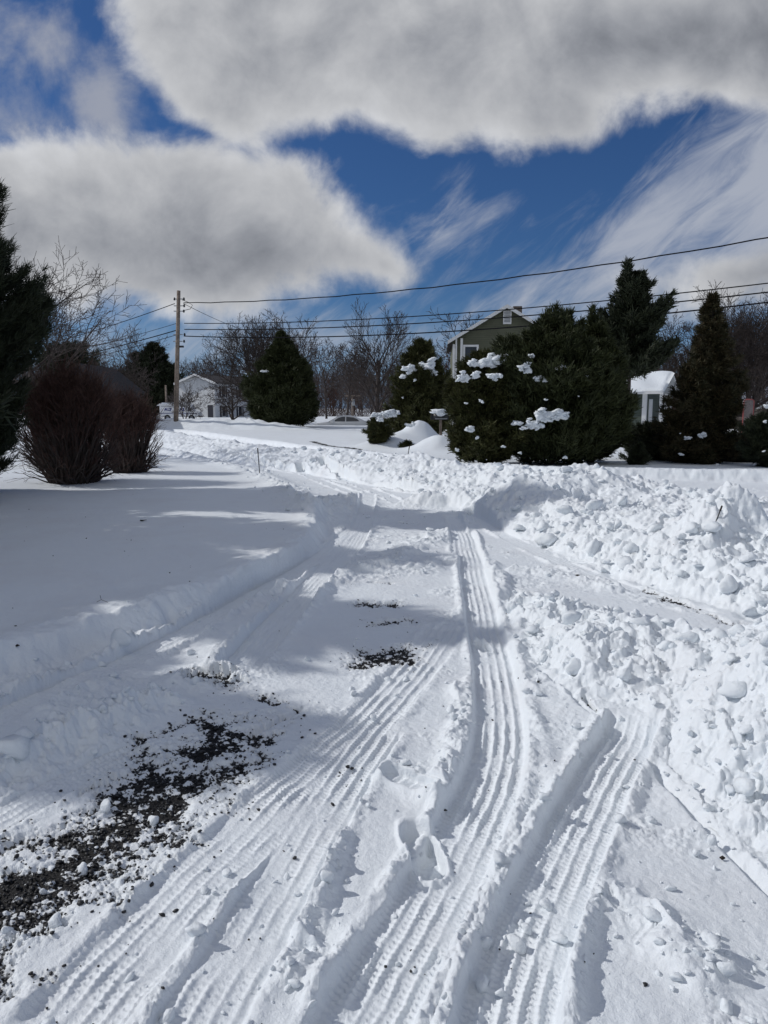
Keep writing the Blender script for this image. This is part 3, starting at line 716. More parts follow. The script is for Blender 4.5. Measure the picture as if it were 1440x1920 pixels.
def blades(rng, P, D, k, ln, wd, spread, up=.0):
    """k needles at every point P around direction D"""
    n = len(P); P = np.repeat(P, k, 0); D = np.repeat(D, k, 0)
    d = D + rng.normal(size=(n * k, 3)) * spread + np.array([0, 0, up]); d /= np.linalg.norm(d, axis=1, keepdims=True)
    s = np.cross(d, rng.normal(size=(n * k, 3))); s /= np.linalg.norm(s, axis=1, keepdims=True)
    L = ln * rng.uniform(.6, 1.25, (n * k, 1)); Wd = wd * rng.uniform(.7, 1.3, (n * k, 1)) / 2
    P = P + rng.normal(size=P.shape) * ln * .12
    V_ = np.stack([P - s * Wd, P + s * Wd, P + d * L + s * Wd * .35, P + d * L - s * Wd * .35], 1).reshape(-1, 3)
    return V_, np.arange(len(V_)).reshape(-1, 4)
def conifer(name, x, y, seed, h, prof, label, mat_='pine', nb=260, per=60, k=7, ln=.14, wd=.02, spread=.55, up=.25, droop=-.15, tip=.35, z0=.03, group=None, cat='evergreen', snow=(), lat=.34, trunk_r=.12, yscale=1.0, base_z=None, leaders=0, bumpy=.22, snowmat='snow'):
    """prof: function t(0..1) -> crown radius; branches from the trunk carry tufts of needles"""
    rng = np.random.default_rng(seed); z = (gz(x, y) if base_z is None else base_z) - .05
    root = empty(name, (x, y, z), label=label, cat=cat, group=group)
    tg = MB().tube([(0, 0, 0), (.02, 0, h * .5), (0, 0, h * .97)], [trunk_r, trunk_r * .6, .015], 8); tg.build('trunk', M['bark'], root, True)
    Ps = []; Ds = []; br = []
    for i in range(nb):
        t = z0 + (1 - z0) * ((i + rng.uniform()) / nb); zz = t * h; R_ = max(prof(t), .05)
        az = rng.uniform(0, 2 * math.pi)
        R_ *= 1 + bumpy * 1.5 * float(vn(np.array([az * 1.3 + 9]), np.array([t * 6.0 + seed]), seed)[0]) + bumpy * .8 * rng.uniform(-1, .7)
        el = droop + rng.uniform(-.12, .12) + .9 * max(0, t - .8)
        n = max(10, int(per * R_ / max(prof(.35), .3)))
        s = rng.uniform(.12, 1, n) ** .6
        dh = np.array([math.cos(az), math.sin(az) * yscale, 0]); sd_ = np.array([-math.sin(az), math.cos(az), 0])
        zc = zz + R_ * (math.tan(el) * s + tip * s ** 2.2)
        L_ = rng.uniform(-1, 1, n) * lat * R_ * (1.15 - s) * np.minimum(1, s * 3)
        P = dh * (R_ * s)[:, None] + sd_ * L_[:, None]; P[:, 2] = zc + rng.normal(size=n) * .05 * R_ - np.abs(L_) * .15
        P[:, 2] = np.maximum(P[:, 2], .02)
        D = dh * (.8 + 0 * s)[:, None] + sd_ * (L_ / max(R_, .1) * 1.6)[:, None]; D[:, 2] += up + (math.tan(el) + 2 * tip * s) * .5
        Ps.append(P); Ds.append(D)
        e = dh * R_ * .8; br.append((0, 0, zz - .05, e[0], e[1], zz + R_ * .8 * math.tan(el) + R_ * tip * .6, .02 + .010 * R_, .008))
    for j in range(leaders):
        a = rng.uniform(0, 6.28); rr = prof(.8) * rng.uniform(.1, .9); zt = h * rng.uniform(.86, .97); Lh = h * rng.uniform(.05, .14); n = 40
        s = rng.uniform(0, 1, n); P = np.stack([np.full(n, rr * math.cos(a)), np.full(n, rr * math.sin(a)), zt + s * Lh], 1)
        Ps.append(P); D = rng.normal(size=(n, 3)) * .3; D[:, 2] = 1; Ds.append(D); br.append((rr * math.cos(a), rr * math.sin(a), zt - .8, rr * math.cos(a), rr * math.sin(a), zt + Lh, .02, .008))
    P = np.vstack(Ps); D = np.vstack(Ds)
    v, f = blades(rng, P, D, k, ln, wd, spread)
    cr = link('crown', npmesh('crown', v, f, M[mat_]), root)
    v, f = tubes(br, 4); link('branches', npmesh('branches', v, f, M['bark'], True), root)
    if snow: snow_caps(root, snow, seed, z, x, y)
    return root
def blob_mesh(items, seed, sub=3):
    v, f = ico(sub); rng = np.random.default_rng(seed); VS = []; FS = []; n = 0
    for (cx, cy, cz, rx, ry, rz) in items:
        ph = rng.uniform(0, 6.28, 14); q = v.copy(); am = np.ones(len(v))
        for j in range(12):
            d = rng.normal(size=3) * (1.5 + 1.0 * j); am += .17 / (1 + j * .22) * np.sin(v @ d * 1.3 + ph[j])
        q = q * am[:, None] * np.array([rx, ry, rz]); a = rng.uniform(-.5, .5); ca, sa = math.cos(a), math.sin(a)
        q = q @ np.array([[ca, 0, sa], [0, 1, 0], [-sa, 0, ca]])
        VS.append(q + np.array([cx, cy, cz])); FS.append(f + n); n += len(v)
    return np.vstack(VS), np.vstack(FS)
def snow_caps(root, snow, seed, z, x, y):
    """snow: list of (px, py, depth, radius px across, radius px tall, count) clumps lying on the boughs"""
    rng = np.random.default_rng(seed + 77)
    for (px, py, D, rx, ry, n) in snow:
        it = []; D += .07
        for j in range(int(n * 3) + 3):
            u = rng.uniform(-1, 1) * (j > 0); q = at(px + u * rx * .85, py + rng.normal() * ry * .40, D + rng.uniform(-.06, .12)); s_ = D / F * min(rx, ry * 1.4) * rng.uniform(.20, .52)
            it.append((q.x - x, q.y - y, q.z - z, s_ * rng.uniform(.9, 1.6), s_ * rng.uniform(.8, 1.3), s_ * rng.uniform(.5, .85)))
        ok = [it[0]]
        for b in it[1:] * 2:
            if b in ok: continue
            if any(math.dist(b[:3], o[:3]) < .80 * (b[3] + o[3]) for o in ok): ok.append(b)
        it = ok; v, f = blob_mesh(it, seed + len(it)); link('snow_cap', npmesh('snow_cap', v, f, M['snow_far'], True), root)

def cone_prof(R, p=.8, low=.12, pk=.18):
    return lambda t: R * (min(1, (low + t) / (low + pk)) if t < pk else max(0, (1 - t) / (1 - pk)) ** p)
def full_prof(R, top=.8, sh=.35):
    return lambda t: R * (.80 + .20 * min(1, t / .15)) * (1 if t < sh else max(0, 1 - ((t - sh) / (1 - sh)) ** 1.4) ** top)
def egg_prof(R, top=.55):
    return lambda t: R * (math.sin(min(1, (t + .12) / .5) * math.pi / 2) if t < .38 else max(0, 1 - ((t - .38) / .62) ** 2.0) ** top)

# two trees at the photographer's left, the dark pine in the frame and its neighbours whose shade lies on the drive
def shade_pine(x, y, seed, h, R, label, fine, **k):
    return conifer('pine_tree', x, y, seed, h, cone_prof(R, .62, .45), label, 'darkpine', group='dark pines in a row beside the left lawn', cat='pine tree', **k)
a0 = at(-88, 900, 12.6)
shade_pine(a0.x, a0.y, 11, 7.1, 1.45, 'tall dark pine at the left edge of the lawn, beside the red-brown shrubs', 1, nb=420, per=95, k=9, ln=.16, wd=.012, spread=.45, up=.45, droop=.02, tip=.42, trunk_r=.16, leaders=10)
shade_pine(-8.0, 9.9, 12, 5.9, 2.35, 'dark pine left of the drive, nearer than the one by the shrubs', 0, nb=190, per=44, k=6, ln=.25, wd=.04, trunk_r=.16)
shade_pine(-7.6, 7.3, 13, 5.7, 1.9, 'nearest dark pine left of the drive, its shade falling on the tyre tracks', 0, nb=190, per=44, k=6, ln=.25, wd=.04, trunk_r=.16)
shade_pine(-7.5, 5.3, 14, 4.9, 1.7, 'shortest dark pine of the row, closest to the viewer', 0, nb=220, per=50, k=6, ln=.24, wd=.04, trunk_r=.14)

def twig_shrub(x, y, seed, h, R, label, n=420):
    z = gz(x, y) - .04; root = empty('bare_shrub', (x, y, z), label=label, cat='shrub', group='red-brown leafless shrubs on the left lawn')
    rng = np.random.default_rng(seed); main = []; fine = []
    for i in range(n):
        a = rng.uniform(0, 6.28); o = np.array([math.cos(a), math.sin(a), 0]) * R * .48 * math.sqrt(rng.uniform())
        # target on a rounded dome
        u = rng.uniform(0, 1) ** .62; b = a + rng.normal() * .35; th = u * 1.45
        tgt = np.array([math.cos(b) * math.sin(th) * R, math.sin(b) * math.sin(th) * R, h * (.40 + .60 * math.cos(th)) * rng.uniform(.90, 1.03)])
        if u > .76: tgt[2] = h * rng.uniform(.10, .55)
        m1 = o + (tgt - o) * .5; m1[2] = tgt[2] * .48 + .02; m1[:2] = o[:2] + (tgt - o)[:2] * .42
        prev = o; N = 7; pts = []
        for j in range(N + 1):
            t = j / N; q = (1 - t) ** 2 * o + 2 * t * (1 - t) * m1 + t * t * tgt; q = q + rng.normal(size=3) * .012 * (j > 0) * R; pts.append(q)
        for j in range(N):
            main.append((*pts[j], *pts[j + 1], .016 * (1 - j / N * .75) + .003, .016 * (1 - (j + 1) / N * .75) + .003))
            if j >= 2:
                for kk in range(5 if pts[j][2] > h * .5 else (2 if pts[j][2] > h * .35 else rng.integers(0, 2))):
                    d = pts[j + 1] - pts[j]; d = d / np.linalg.norm(d) + rng.normal(size=3) * .38 + np.array([0, 0, .12]); l = h * rng.uniform(.07, .16)
                    p = pts[j] + (pts[j + 1] - pts[j]) * rng.uniform(); q = p + d * l
                    q = q * 1.0; rr = math.hypot(q[0], q[1])
                    fine.append((*p, *q, .0045, .0025))
                    for k2 in range(2):
                        d2 = d + rng.normal(size=3) * .4; p2 = p + d * l * rng.uniform(.3, .8); fine.append((*p2, *(p2 + d2 * l * .6), .003, .002))
    v, f = tubes(main, 3); link('stems', npmesh('stems', v, f, M['bark']), root)
    v, f = tubes(fine, 3); link('twigs', npmesh('twigs', v, f, M['barkred']), root)
    return root
s1 = gnd(135, 903, .22); twig_shrub(s1[0] - .25, s1[1] + .7, 21, 2.12, .92, 'large rounded red-brown leafless shrub between the dark pine and the smaller shrub', 430)
s2 = at(240, 870, 17.6); twig_shrub(s2.x + .02, s2.y, 22, 1.72, .72, 'smaller rounded red-brown leafless shrub right of the large one, towards the street', 320)
s3 = at(190, 870, 20.6); twig_shrub(s3.x - 1.2, s3.y, 23, 2.0, 1.0, 'red-brown leafless shrub half hidden behind the two in front', 300)

# bare trees
def bt(px, D, ytop, seed, label, **k):
    q = at(px, 780, D); top = at(px, ytop, D).z; zz = gz(q.x, q.y)
    return bare_tree('bare_tree', q.x, q.y, seed, (top - zz) * 1.02, k.pop('r', .16), label, **k)
bt(66, 26, 345, 31, 'tall leafless tree with fine branches reaching out from behind the dark pine at the left', r=.17, kids=(13, 8, 6, 4), ang=(52, 40, 40, 42), up=.03, lenf=(.80, .55, .5, .5), rmin=.007)
bt(222, 62, 655, 32, 'small leafless tree behind the shrubs, left of the dark cedar', r=.16, kids=(11, 7, 6, 3), ang=(50, 40, 40), lenf=(.7, .52, .5), rmin=.014, multi=2, start=.3)
bt(505, 66, 583, 33, 'wide leafless tree spreading over the white house roof', r=.30, kids=(11, 8, 7, 4), ang=(50, 40, 40), lenf=(.95, .58, .55, .5), rmin=.013, multi=2, start=.25, lean=(-.30, 0, 1))
bt(562, 76, 578, 34, 'leafless tree rising just behind the dense cone evergreen', r=.2, kids=(9, 7, 5, 3), ang=(40, 38, 40), lenf=(.5, .5, .5), rmin=.016, start=.35)
bt(437, 58, 705, 35, 'small leafless tree in front of the white house windows', r=.15, kids=(9, 6, 5, 3), ang=(56, 40, 40), lenf=(.9, .55, .5), rmin=.011, start=.12)
bt(345, 70, 715, 36, 'pale leafless tree in front of the white house gable, by the mail truck', r=.08, kids=(9, 6, 5, 3), ang=(52, 42, 40), lenf=(.8, .55, .5), rmin=.011, start=.1, mat_='barkgrey', multi=2)
bt(706, 46, 560, 37, 'leafless round-headed tree with many ascending branches in the middle of the view', r=.20, kids=(13, 9, 7, 3), ang=(44, 32, 32), lenf=(.62, .58, .55, .5), rmin=.009, multi=1, start=.22, wob=.045)
bt(650, 88, 640, 38, 'thin leafless tree behind the white car, at the edge of the woods', r=.18, kids=(9, 7, 5, 3), rmin=.018)
bt(612, 92, 625, 39, 'leafless tree between the cone evergreen and the round-headed tree', r=.18, kids=(9, 7, 5, 3), rmin=.018)
bt(882, 64, 578, 40, 'leafless treetops showing over the olive house eave', r=.2, kids=(9, 6, 5, 3), ang=(30, 34, 38), rmin=.014)
bt(830, 58, 640, 44, 'leafless tree between the snowy evergreen and the olive house', r=.13, kids=(10, 7, 5, 3), ang=(32, 34, 38), rmin=.012, mat_='barkred')
bt(1395, 44, 535, 41, 'tall leafless tree with arching limbs at the right edge, above the tan house', r=.24, kids=(12, 8, 7, 4), ang=(36, 36, 40), lenf=(.75, .55, .5, .5), rmin=.011, multi=3, start=.12)
bt(1262, 56, 585, 42, 'leafless tree behind the garage, left of the tall spruce', r=.18, kids=(12, 8, 6, 4), ang=(40, 38, 40), rmin=.014, multi=2)
bt(1215, 62, 610, 43, 'leafless tree behind the snow-roofed garage, beside the dark tall evergreen', r=.16, kids=(11, 8, 6, 3), rmin=.015)
bt(1440, 52, 545, 45, 'leafless tree cut by the right edge of the view', r=.2, kids=(11, 8, 6, 3), rmin=.013, multi=2)
bt(1135, 44, 560, 46, 'thin leafless treetop showing over the big pine', r=.1, kids=(8, 6, 5, 3), ang=(30, 30, 34), rmin=.010)

# the far woods: one mass
def woods():
    rng = np.random.default_rng(50); seg = [[], [], [], []]
    for i in range(150):
        px = rng.uniform(-200, 1700); D = rng.uniform(110, 170); q = at(px, 780, D); hgt = rng.uniform(7.5, 12)
        if 560 < px < 860: hgt *= .8
        s0 = [len(a) for a in seg]
        grow(rng, (q.x, q.y, -.3), (rng.normal() * .05, rng.normal() * .05, 1), hgt * .85, .14, 0, 3, seg, (11, 7, 5), (36, 38, 40), .05, .07, (.5, .5, .5), .024, 6, .15)
    v, f = tubes(seg[0] + seg[1] + seg[2] + seg[3], 3)
    tag(link('far_woods', npmesh('far_woods', v, f, M['barkgrey'])), 'brown leafless woods forming a low line behind the houses', 'woods', kind='stuff')
    rng = np.random.default_rng(51); P = []
    for i in range(100000):
        px = rng.uniform(-300, 1800); D = rng.uniform(120, 150); q = at(px, 780, D); P.append((q.x, q.y, -.2 + rng.uniform(0, 1) ** 1.15 * (6.2 + 1.4 * math.sin(px * .013) + .9 * math.sin(px * .05))))
    P = np.array(P); D_ = rng.normal(size=P.shape) * .5; D_[:, 2] = 1
    v, f = blades(rng, P, D_, 1, 1.6, .045, .3)
    tag(link('undergrowth', npmesh('undergrowth', v, f, M['barkred'])), 'tangle of brown brush standing under the far woods', 'brush', kind='stuff')
woods()

# evergreens
def cz(px, D): q = at(px, 780, D); return q.x, q.y
x_, y_ = cz(531, 55)
conifer('cone_evergreen', x_, y_, 61, at(531, 628, 55).z - gz(x_, y_) + .1, full_prof(2.75, 1.05, .12), 'dense dark green cone evergreen standing alone beside the street bend', 'pine', nb=420, per=70, k=6, ln=.34, wd=.055, up=.35, droop=.05, tip=.3, bumpy=.16, lat=.5,
        snow=[(497, 697, 53.2, 9, 3, 3)], snowmat='snow')
x_, y_ = cz(788, 36)
conifer('snowy_evergreen', x_, y_, 62, at(788, 643, 36).z - gz(x_, y_) + .1, full_prof(1.35, .7, .35), 'bushy evergreen with a cap of snow left of the olive house', 'yew', nb=300, per=60, k=6, ln=.22, wd=.035, up=.35, droop=.1, tip=.3, bumpy=.25, lat=.5,
        snow=[(775, 690, 34.7, 18, 7, 8), (800, 686, 34.8, 14, 8, 8), (812, 700, 35, 8, 9, 5), (757, 706, 34.9, 8, 5, 3), (756, 745, 34.5, 8, 3, 3), (780, 712, 34.6, 4, 3, 2)])
x_, y_ = cz(905, 21.5)
conifer('yew_bush', x_, y_, 63, at(905, 668, 21.5).z - gz(x_, y_) + .1, full_prof(1.15, .7, .35), 'broad green yew bush laden with snow at its top, left of the big pine', 'yew', nb=260, per=70, k=7, ln=.15, wd=.030, up=.3, droop=.1, tip=.25, bumpy=.22, lat=.55,
        snow=[(905, 680, 20.5, 30, 9, 12), (935, 672, 20.6, 18, 9, 9), (868, 708, 20.4, 10, 10, 8), (890, 705, 20.3, 10, 6, 5), (925, 706, 20.2, 16, 6, 8), (873, 755, 20.2, 4, 3, 2), (900, 752, 20.1, 8, 4, 4), (880, 805, 20.1, 8, 7, 6), (895, 820, 20.0, 5, 4, 3), (855, 843, 20.2, 5, 3, 2)])
x_, y_ = cz(1035, 21.8)
conifer('pine_bush', x_, y_, 64, at(1035, 604, 21.8).z - gz(x_, y_) + .1, full_prof(1.75, .85, .40), 'big dense pine with upright shoots in front of the olive house', 'pine', nb=430, per=85, k=7, ln=.20, wd=.032, up=.5, droop=.05, tip=.35, bumpy=.22, lat=.5, leaders=12, cat='pine tree',
        snow=[(985, 690, 20.1, 10, 12, 6), (1000, 667, 20.3, 12, 4, 4), (1010, 710, 20.1, 14, 6, 4), (1050, 690, 20.0, 10, 6, 3), (1102, 700, 20.2, 6, 9, 4), (1035, 780, 19.75, 30, 11, 16), (1000, 795, 19.8, 18, 8, 8), (970, 793, 19.9, 12, 5, 4), (1060, 778, 19.9, 14, 6, 5), (1085, 745, 20, 14, 4, 4), (1025, 750, 19.9, 12, 4, 3), (980, 803, 19.8, 10, 4, 3), (975, 850, 19.8, 12, 4, 3), (1060, 860, 19.8, 26, 4, 6), (945, 838, 20, 6, 3, 2)])
x_, y_ = cz(1110, 22.8)
conifer('pine_bush', x_, y_, 65, at(1110, 606, 22.8).z - gz(x_, y_) + .1, full_prof(.90, .8, .45), 'dense pine merging with the right side of the big pine, beside the garage', 'pine', nb=300, per=70, k=7, ln=.20, wd=.032, up=.5, droop=.05, tip=.35, bumpy=.25, lat=.5, leaders=7, cat='pine tree',
        snow=[(1100, 825, 21, 12, 5, 4), (1150, 760, 21.5, 5, 7, 3)])
x_, y_ = cz(1176, 33)
conifer('tall_evergreen', x_, y_, 66, at(1176, 515, 33).z - gz(x_, y_), lambda t: 1.9 * max(0, (1 - t) / .6) ** .62 * (.85 + .15 * math.sin(t * 30)), 'tall dark evergreen with ragged leafy top rising behind the pines', 'darkpine', nb=190, per=55, k=6, ln=.26, wd=.05, up=.5, droop=.25, tip=.3, bumpy=.5, lat=.4, leaders=8, z0=.40)
x_, y_ = cz(1325, 22)
conifer('spruce_tree', x_, y_, 67, at(1325, 552, 22).z - gz(x_, y_), cone_prof(1.22, .82, .3, .10), 'pointed brownish spruce right of the garage', 'spruce', nb=330, per=75, k=7, ln=.15, wd=.026, up=.0, droop=-.12, tip=.28, spread=.6, bumpy=.28, lat=.45, cat='spruce tree',
        snow=[(1315, 815, 20.7, 10, 5, 5), (1290, 820, 20.7, 8, 4, 3), (1280, 852, 20.6, 8, 4, 3), (1345, 870, 20.7, 6, 5, 3), (1275, 812, 20.8, 5, 3, 2)])
x_, y_ = cz(1236, 24)
conifer('low_evergreen', x_, y_, 68, 1.32, egg_prof(.95, .5), 'low spreading evergreen under the garage, left of the spruce', 'darkpine', nb=180, per=60, k=7, ln=.13, wd=.018, up=.3, bumpy=.3, lat=.5, base_z=-.25, snow=[(1235, 795, 23, 8, 2, 3), (1205, 790, 23, 5, 2, 2)])
x_, y_ = cz(1200, 21.2)
conifer('evergreen_seedling', x_, y_, 69, .62, cone_prof(.28), 'little evergreen poking out of the snow between the pine and the spruce', 'darkpine', nb=50, per=30, k=6, ln=.12, wd=.014, up=.2, trunk_r=.02)
x_, y_ = cz(1452, 20)
conifer('low_evergreen', x_, y_, 70, 1.55, egg_prof(.75, .5), 'snow-topped evergreen bush at the right edge, past the net frame', 'darkpine', nb=160, per=60, k=7, ln=.12, wd=.016, up=.3, bumpy=.25, lat=.5, base_z=-.1, snow=[(1438, 762, 19.3, 8, 4, 4), (1435, 792, 19.3, 4, 5, 3), (1432, 845, 19.3, 5, 3, 2)])
x_, y_ = cz(1385, 23)
conifer('low_evergreen', x_, y_, 76, 1.0, egg_prof(.7, .5), 'low dark evergreen bush below the net frame, right of the spruce', 'darkpine', nb=110, per=50, k=6, ln=.12, wd=.016, up=.2, bumpy=.3, lat=.5, base_z=-.2)
x_, y_ = cz(292, 112)
conifer('dark_cedar', x_, y_, 71, at(292, 650, 112).z, full_prof(3.4, .7, .3), 'dark cedar with a blunt top behind the mail truck', 'darkpine', nb=260, per=50, k=5, ln=.5, wd=.10, up=.5, droop=.2, tip=.3, bumpy=.2, lat=.5)
x_, y_ = cz(258, 114)
conifer('dark_cedar', x_, y_, 72, at(258, 668, 114).z, full_prof(2.1, .6, .3), 'shorter dark cedar joined to the left of the blunt one', 'darkpine', nb=160, per=45, k=5, ln=.5, wd=.10, up=.5, droop=.2, tip=.3, bumpy=.2, lat=.5)
x_, y_ = cz(135, 95)
conifer('dark_cedar', x_, y_, 73, at(135, 655, 95).z, egg_prof(3.0, .5), 'wide dark cedar far behind the large red-brown shrub', 'darkpine', nb=200, per=50, k=5, ln=.5, wd=.10, up=.5, droop=.2, tip=.3, bumpy=.35, lat=.5)
x_, y_ = cz(707, 29.5)
conifer('juniper', x_, y_, 74, .95, egg_prof(.45, .5), 'small green juniper under thick snow beside the white car', 'yew', nb=110, per=40, k=6, ln=.13, wd=.02, up=.3, bumpy=.3, lat=.5, base_z=.25,
        snow=[(705, 778, 28.9, 9, 5, 7), (728, 776, 28.8, 12, 6, 9), (740, 772, 28.9, 7, 5, 5), (716, 785, 28.7, 10, 5, 5)])
x_, y_ = cz(766, 28.9)
conifer('juniper', x_, y_, 75, .5, egg_prof(.32, .5), 'green tips of a buried juniper on the snow mound by the mailbox', 'yew', nb=60, per=30, k=6, ln=.12, wd=.018, up=.1, bumpy=.3, lat=.5, base_z=gz(x_, y_) - .32, snow=[(768, 797, 28.5, 12, 4, 5)])

# ------------------------------------------------------------------ poles and wires
def utility_pole(x, y, h, label, lean=0.0):
    z = gz(x, y) - .3; root = empty('utility_pole', (x, y, z), label=label, cat='utility pole')
    MB().tube([(0, 0, 0), (lean * .5, 0, h * .5), (lean, 0, h)], [.165, .145, .12], 14).build('pole', M['wood'], root, True)
    b = MB()
    for zz in (.55, 1.0, 1.35, 2.9, 3.35): MB().tube([(lean * (1 - zz / h) - .3, -.02, h - zz), (lean * (1 - zz / h) + .34, -.02, h - zz)], .03, 6).build('bracket', M['metal'], root)
    for zz, xx in ((.55, -.3), (.55, .34), (1.0, .34), (1.35, .3), (2.9, -.2), (2.9, .3), (3.35, -.2), (3.35, .25)):
        MB().tube([(lean + xx, -.02, h - zz - .09), (lean + xx, -.02, h - zz), (lean + xx, -.02, h - zz + .1)], [.05, .075, .04], 8).build('insulator', M['black'], root, True)
    MB().tube([(lean - .2, 0, h - 3.7), (lean + .2, 0, h - 3.7)], .07, 8).build('splice_case', M['black'], root, True)
    return root
PB = at(330, 800, 52); PT = at(335, 545, 52); ph_ = PT.z - gz(PB.x, PB.y) + .3
utility_pole(PB.x, PB.y, ph_, 'weathered wooden utility pole beside the mail truck', lean=PT.x - PB.x)
utility_pole(29.5, 23.0, ph_ + 1.2, 'wooden utility pole along the street past the right edge')
utility_pole(-66, 104, ph_, 'wooden utility pole farther down the street past the left edge')
def far_pole(px, D, ytop, label, arm):
    q = at(px, 780, D); z = gz(q.x, q.y); h = at(px, ytop, D).z - z; root = empty('crossarm_pole' if arm else 'thin_pole', (q.x, q.y, z), label=label, cat='utility pole')
    MB().tube([(0, 0, -.1), (0, 0, h)], [.15, .11], 8).build('pole', M['wood'], root, True)
    if arm:
        MB().box(-1.0, 1.0, -.07, .05, h - .15, h).build('crossarm', M['wood'], root)
        MB().tube([(.12, -.25, h * .55), (.12, -.25, h * .55 + .8)], .2, 10).build('transformer', M['metal'], root, True)
    return root
far_pole(661, 95, 741, 'distant pole with a crossarm and transformer behind the white car', True)
far_pole(313, 92, 722, 'thin distant pole behind the mail truck, left of the big pole', False)
def wire(pts, r, label, sag=.0, group=None, twist=False):
    o = []; rng = random.Random(len(label))
    for i in range(len(pts) - 1):
        a, b = Vector(pts[i]), Vector(pts[i + 1]); n = 40
        for j in range(n + (i == len(pts) - 2)):
            t = j / n; q = a.lerp(b, t); q.z -= sag * 4 * t * (1 - t)
            if twist: q.z += .02 * math.sin(j * 2.4) ; q.y += .02 * math.cos(j * 2.4)
            o.append(q)
    m = MB().tube([q - o[0] for q in o], r, 5)
    w_ = m.build('overhead_wire', M['wire'], None, True); w_.location = o[0]
    return tag(w_, label, 'wire', group)
def span(a, b, r, label, sag, **k): return wire([a, b], r, label, sag, **k)
X0, Y0 = PT.x, PT.y; ZT = PT.z
def p1(dx, dz): return (X0 + dx, Y0, ZT - dz)
def p2(dx, dz): return (29.5 + dx, 23.0, ZT + .4 - dz)
def p3(dx, dz): return (-66 + dx, 104, ZT + .2 - dz)
WG = 'overhead wires along the street'
span(p1(.3, .80), p2(0, -.4), .030, 'topmost twisted overhead wire, from the pole towards the upper right', 1.35, twist=True, group=WG)
span(p1(.3, 2.15), p2(0, 2.1), .026, 'second overhead wire below the topmost, right of the pole', 1.0, group=WG)
span(p1(.3, 2.55), p2(0, 2.45), .030, 'third overhead wire right of the pole, just under the second', 1.0, group=WG)
span(p1(.25, 3.0), p2(0, 2.6), .034, 'thick lowest overhead cable right of the pole', 1.2, group=WG)
span(p1(-.3, .85), p3(0, 1.0), .026, 'top overhead wire falling to the left of the pole', 1.6, group=WG)
span(p1(-.2, 2.15), p3(0, 2.9), .016, 'thin middle overhead wire left of the pole', 1.2, group=WG)
span(p1(-.2, 2.6), p3(0, 3.4), .034, 'thick lower overhead cable left of the pole', 1.2, group=WG)
span(p1(-.2, 2.9), p3(0, 3.5), .02, 'lowest overhead wire left of the pole, under the thick cable', 1.4, group=WG)
fq = at(470, 622, 95); span(p1(.3, .85), fq[:], .018, 'thin service wire running from the pole top down behind the wide leafless tree', .2)
fh = at(385, 706, 100); span(p1(.1, 5.1), fh[:], .02, 'house service wire from the pole towards the white house', .4)
b_ = MB().tube([p1(.2, .6), p1(.6, .75), p1(.9, .95), p1(.75, 1.2), p1(.3, 1.3)], .02, 5)
b_ = b_.build('jumper_wire', M['wire'], None, True); tag(b_, 'short looping jumper wire at the top of the pole', 'wire')

# ------------------------------------------------------------------ houses
def window(root, x, y, z, wd, ht, frame='trim', fr=.09, ax='x', mull=True):
    """window in the plane y = const (ax x) or x = const (ax y), facing minus"""
    m = MB(); g = MB(); h2 = ht / 2; w2 = wd / 2
    def B(mm, a0, a1, d0, d1, z0, z1):
        if ax == 'x': mm.box(x + a0, x + a1, y + d0, y + d1, z + z0, z + z1)
        else: mm.box(x - d1, x - d0, y + a0, y + a1, z + z0, z + z1)
    B(m, -w2, w2, -.06, .0, h2 - fr, h2); B(m, -w2, w2, -.08, .0, -h2, -h2 + fr); B(m, -w2, -w2 + fr, -.058, 0, -h2 + fr, h2 - fr); B(m, w2 - fr, w2, -.058, 0, -h2 + fr, h2 - fr)
    if mull: B(m, -w2 + fr, w2 - fr, -.045, -.01, -.03, .03)
    o = m.build('window', M[frame], root)
    B(g, -w2 + fr, w2 - fr, -.03, -.005, -h2 + fr, h2 - fr); g.build('pane', M['glass'], o)
    return o
def house(name, x, y, rz, wd, dp, eave, ridge, mats, label, z=None, over=.3, cat='house', roofsnow=None, rake=.16):
    """gable end faces -Y in local space (width along x), ridge runs along y"""
    z = gz(x, y) - .2 if z is None else z; root = empty(name, (x, y, z), rz, label=label, cat=cat); w2 = wd / 2
    MB().prism([(-w2, 0), (w2, 0), (w2, eave), (0, ridge), (-w2, eave)], 1, 0, dp).build('wall', M[mats[0]], root)
    s = (ridge - eave) / w2; t = .12
    m = MB()
    for sg in (-1, 1):
        e = w2 + over
        P = [(0, ridge + .02), (sg * e, ridge + .02 - s * e), (sg * e, ridge + .02 - s * e + t), (0, ridge + .02 + t)]
        m.prism(P, 1, -over, dp + over)
    rf = m.build('roof', M[mats[1]], root)
    m = MB()
    for sg in (-1, 1):
        e = w2 + over + .02
        m.prism([(0, ridge + .16), (sg * e, ridge + .16 - s * e), (sg * e, ridge - s * e - rake + .12), (0, ridge - rake + .1)], 1, -over - .05, -over - .003)
    m.build('rake_board', M['trim'], rf)
    if roofsnow:
        m = MB()
        for sg in (-1, 1):
            e = w2 + over + .05
            N = 14; 
            P = [(0, ridge + .14)] + [(sg * e * k / N, ridge + .145 - s * e * k / N) for k in range(1, N + 1)] + [(sg * e * (k / N) * (1.03 if k == N else 1), ridge + .14 + roofsnow * (1 - .25 * (k / N) ** 3) - s * e * k / N) for k in range(N, -1, -1)]
            m.prism(P, 1, -over - .06, dp + over + .06)
        m.build('roof_snow', M['snow_far'], rf, bevel=.04)
    return root
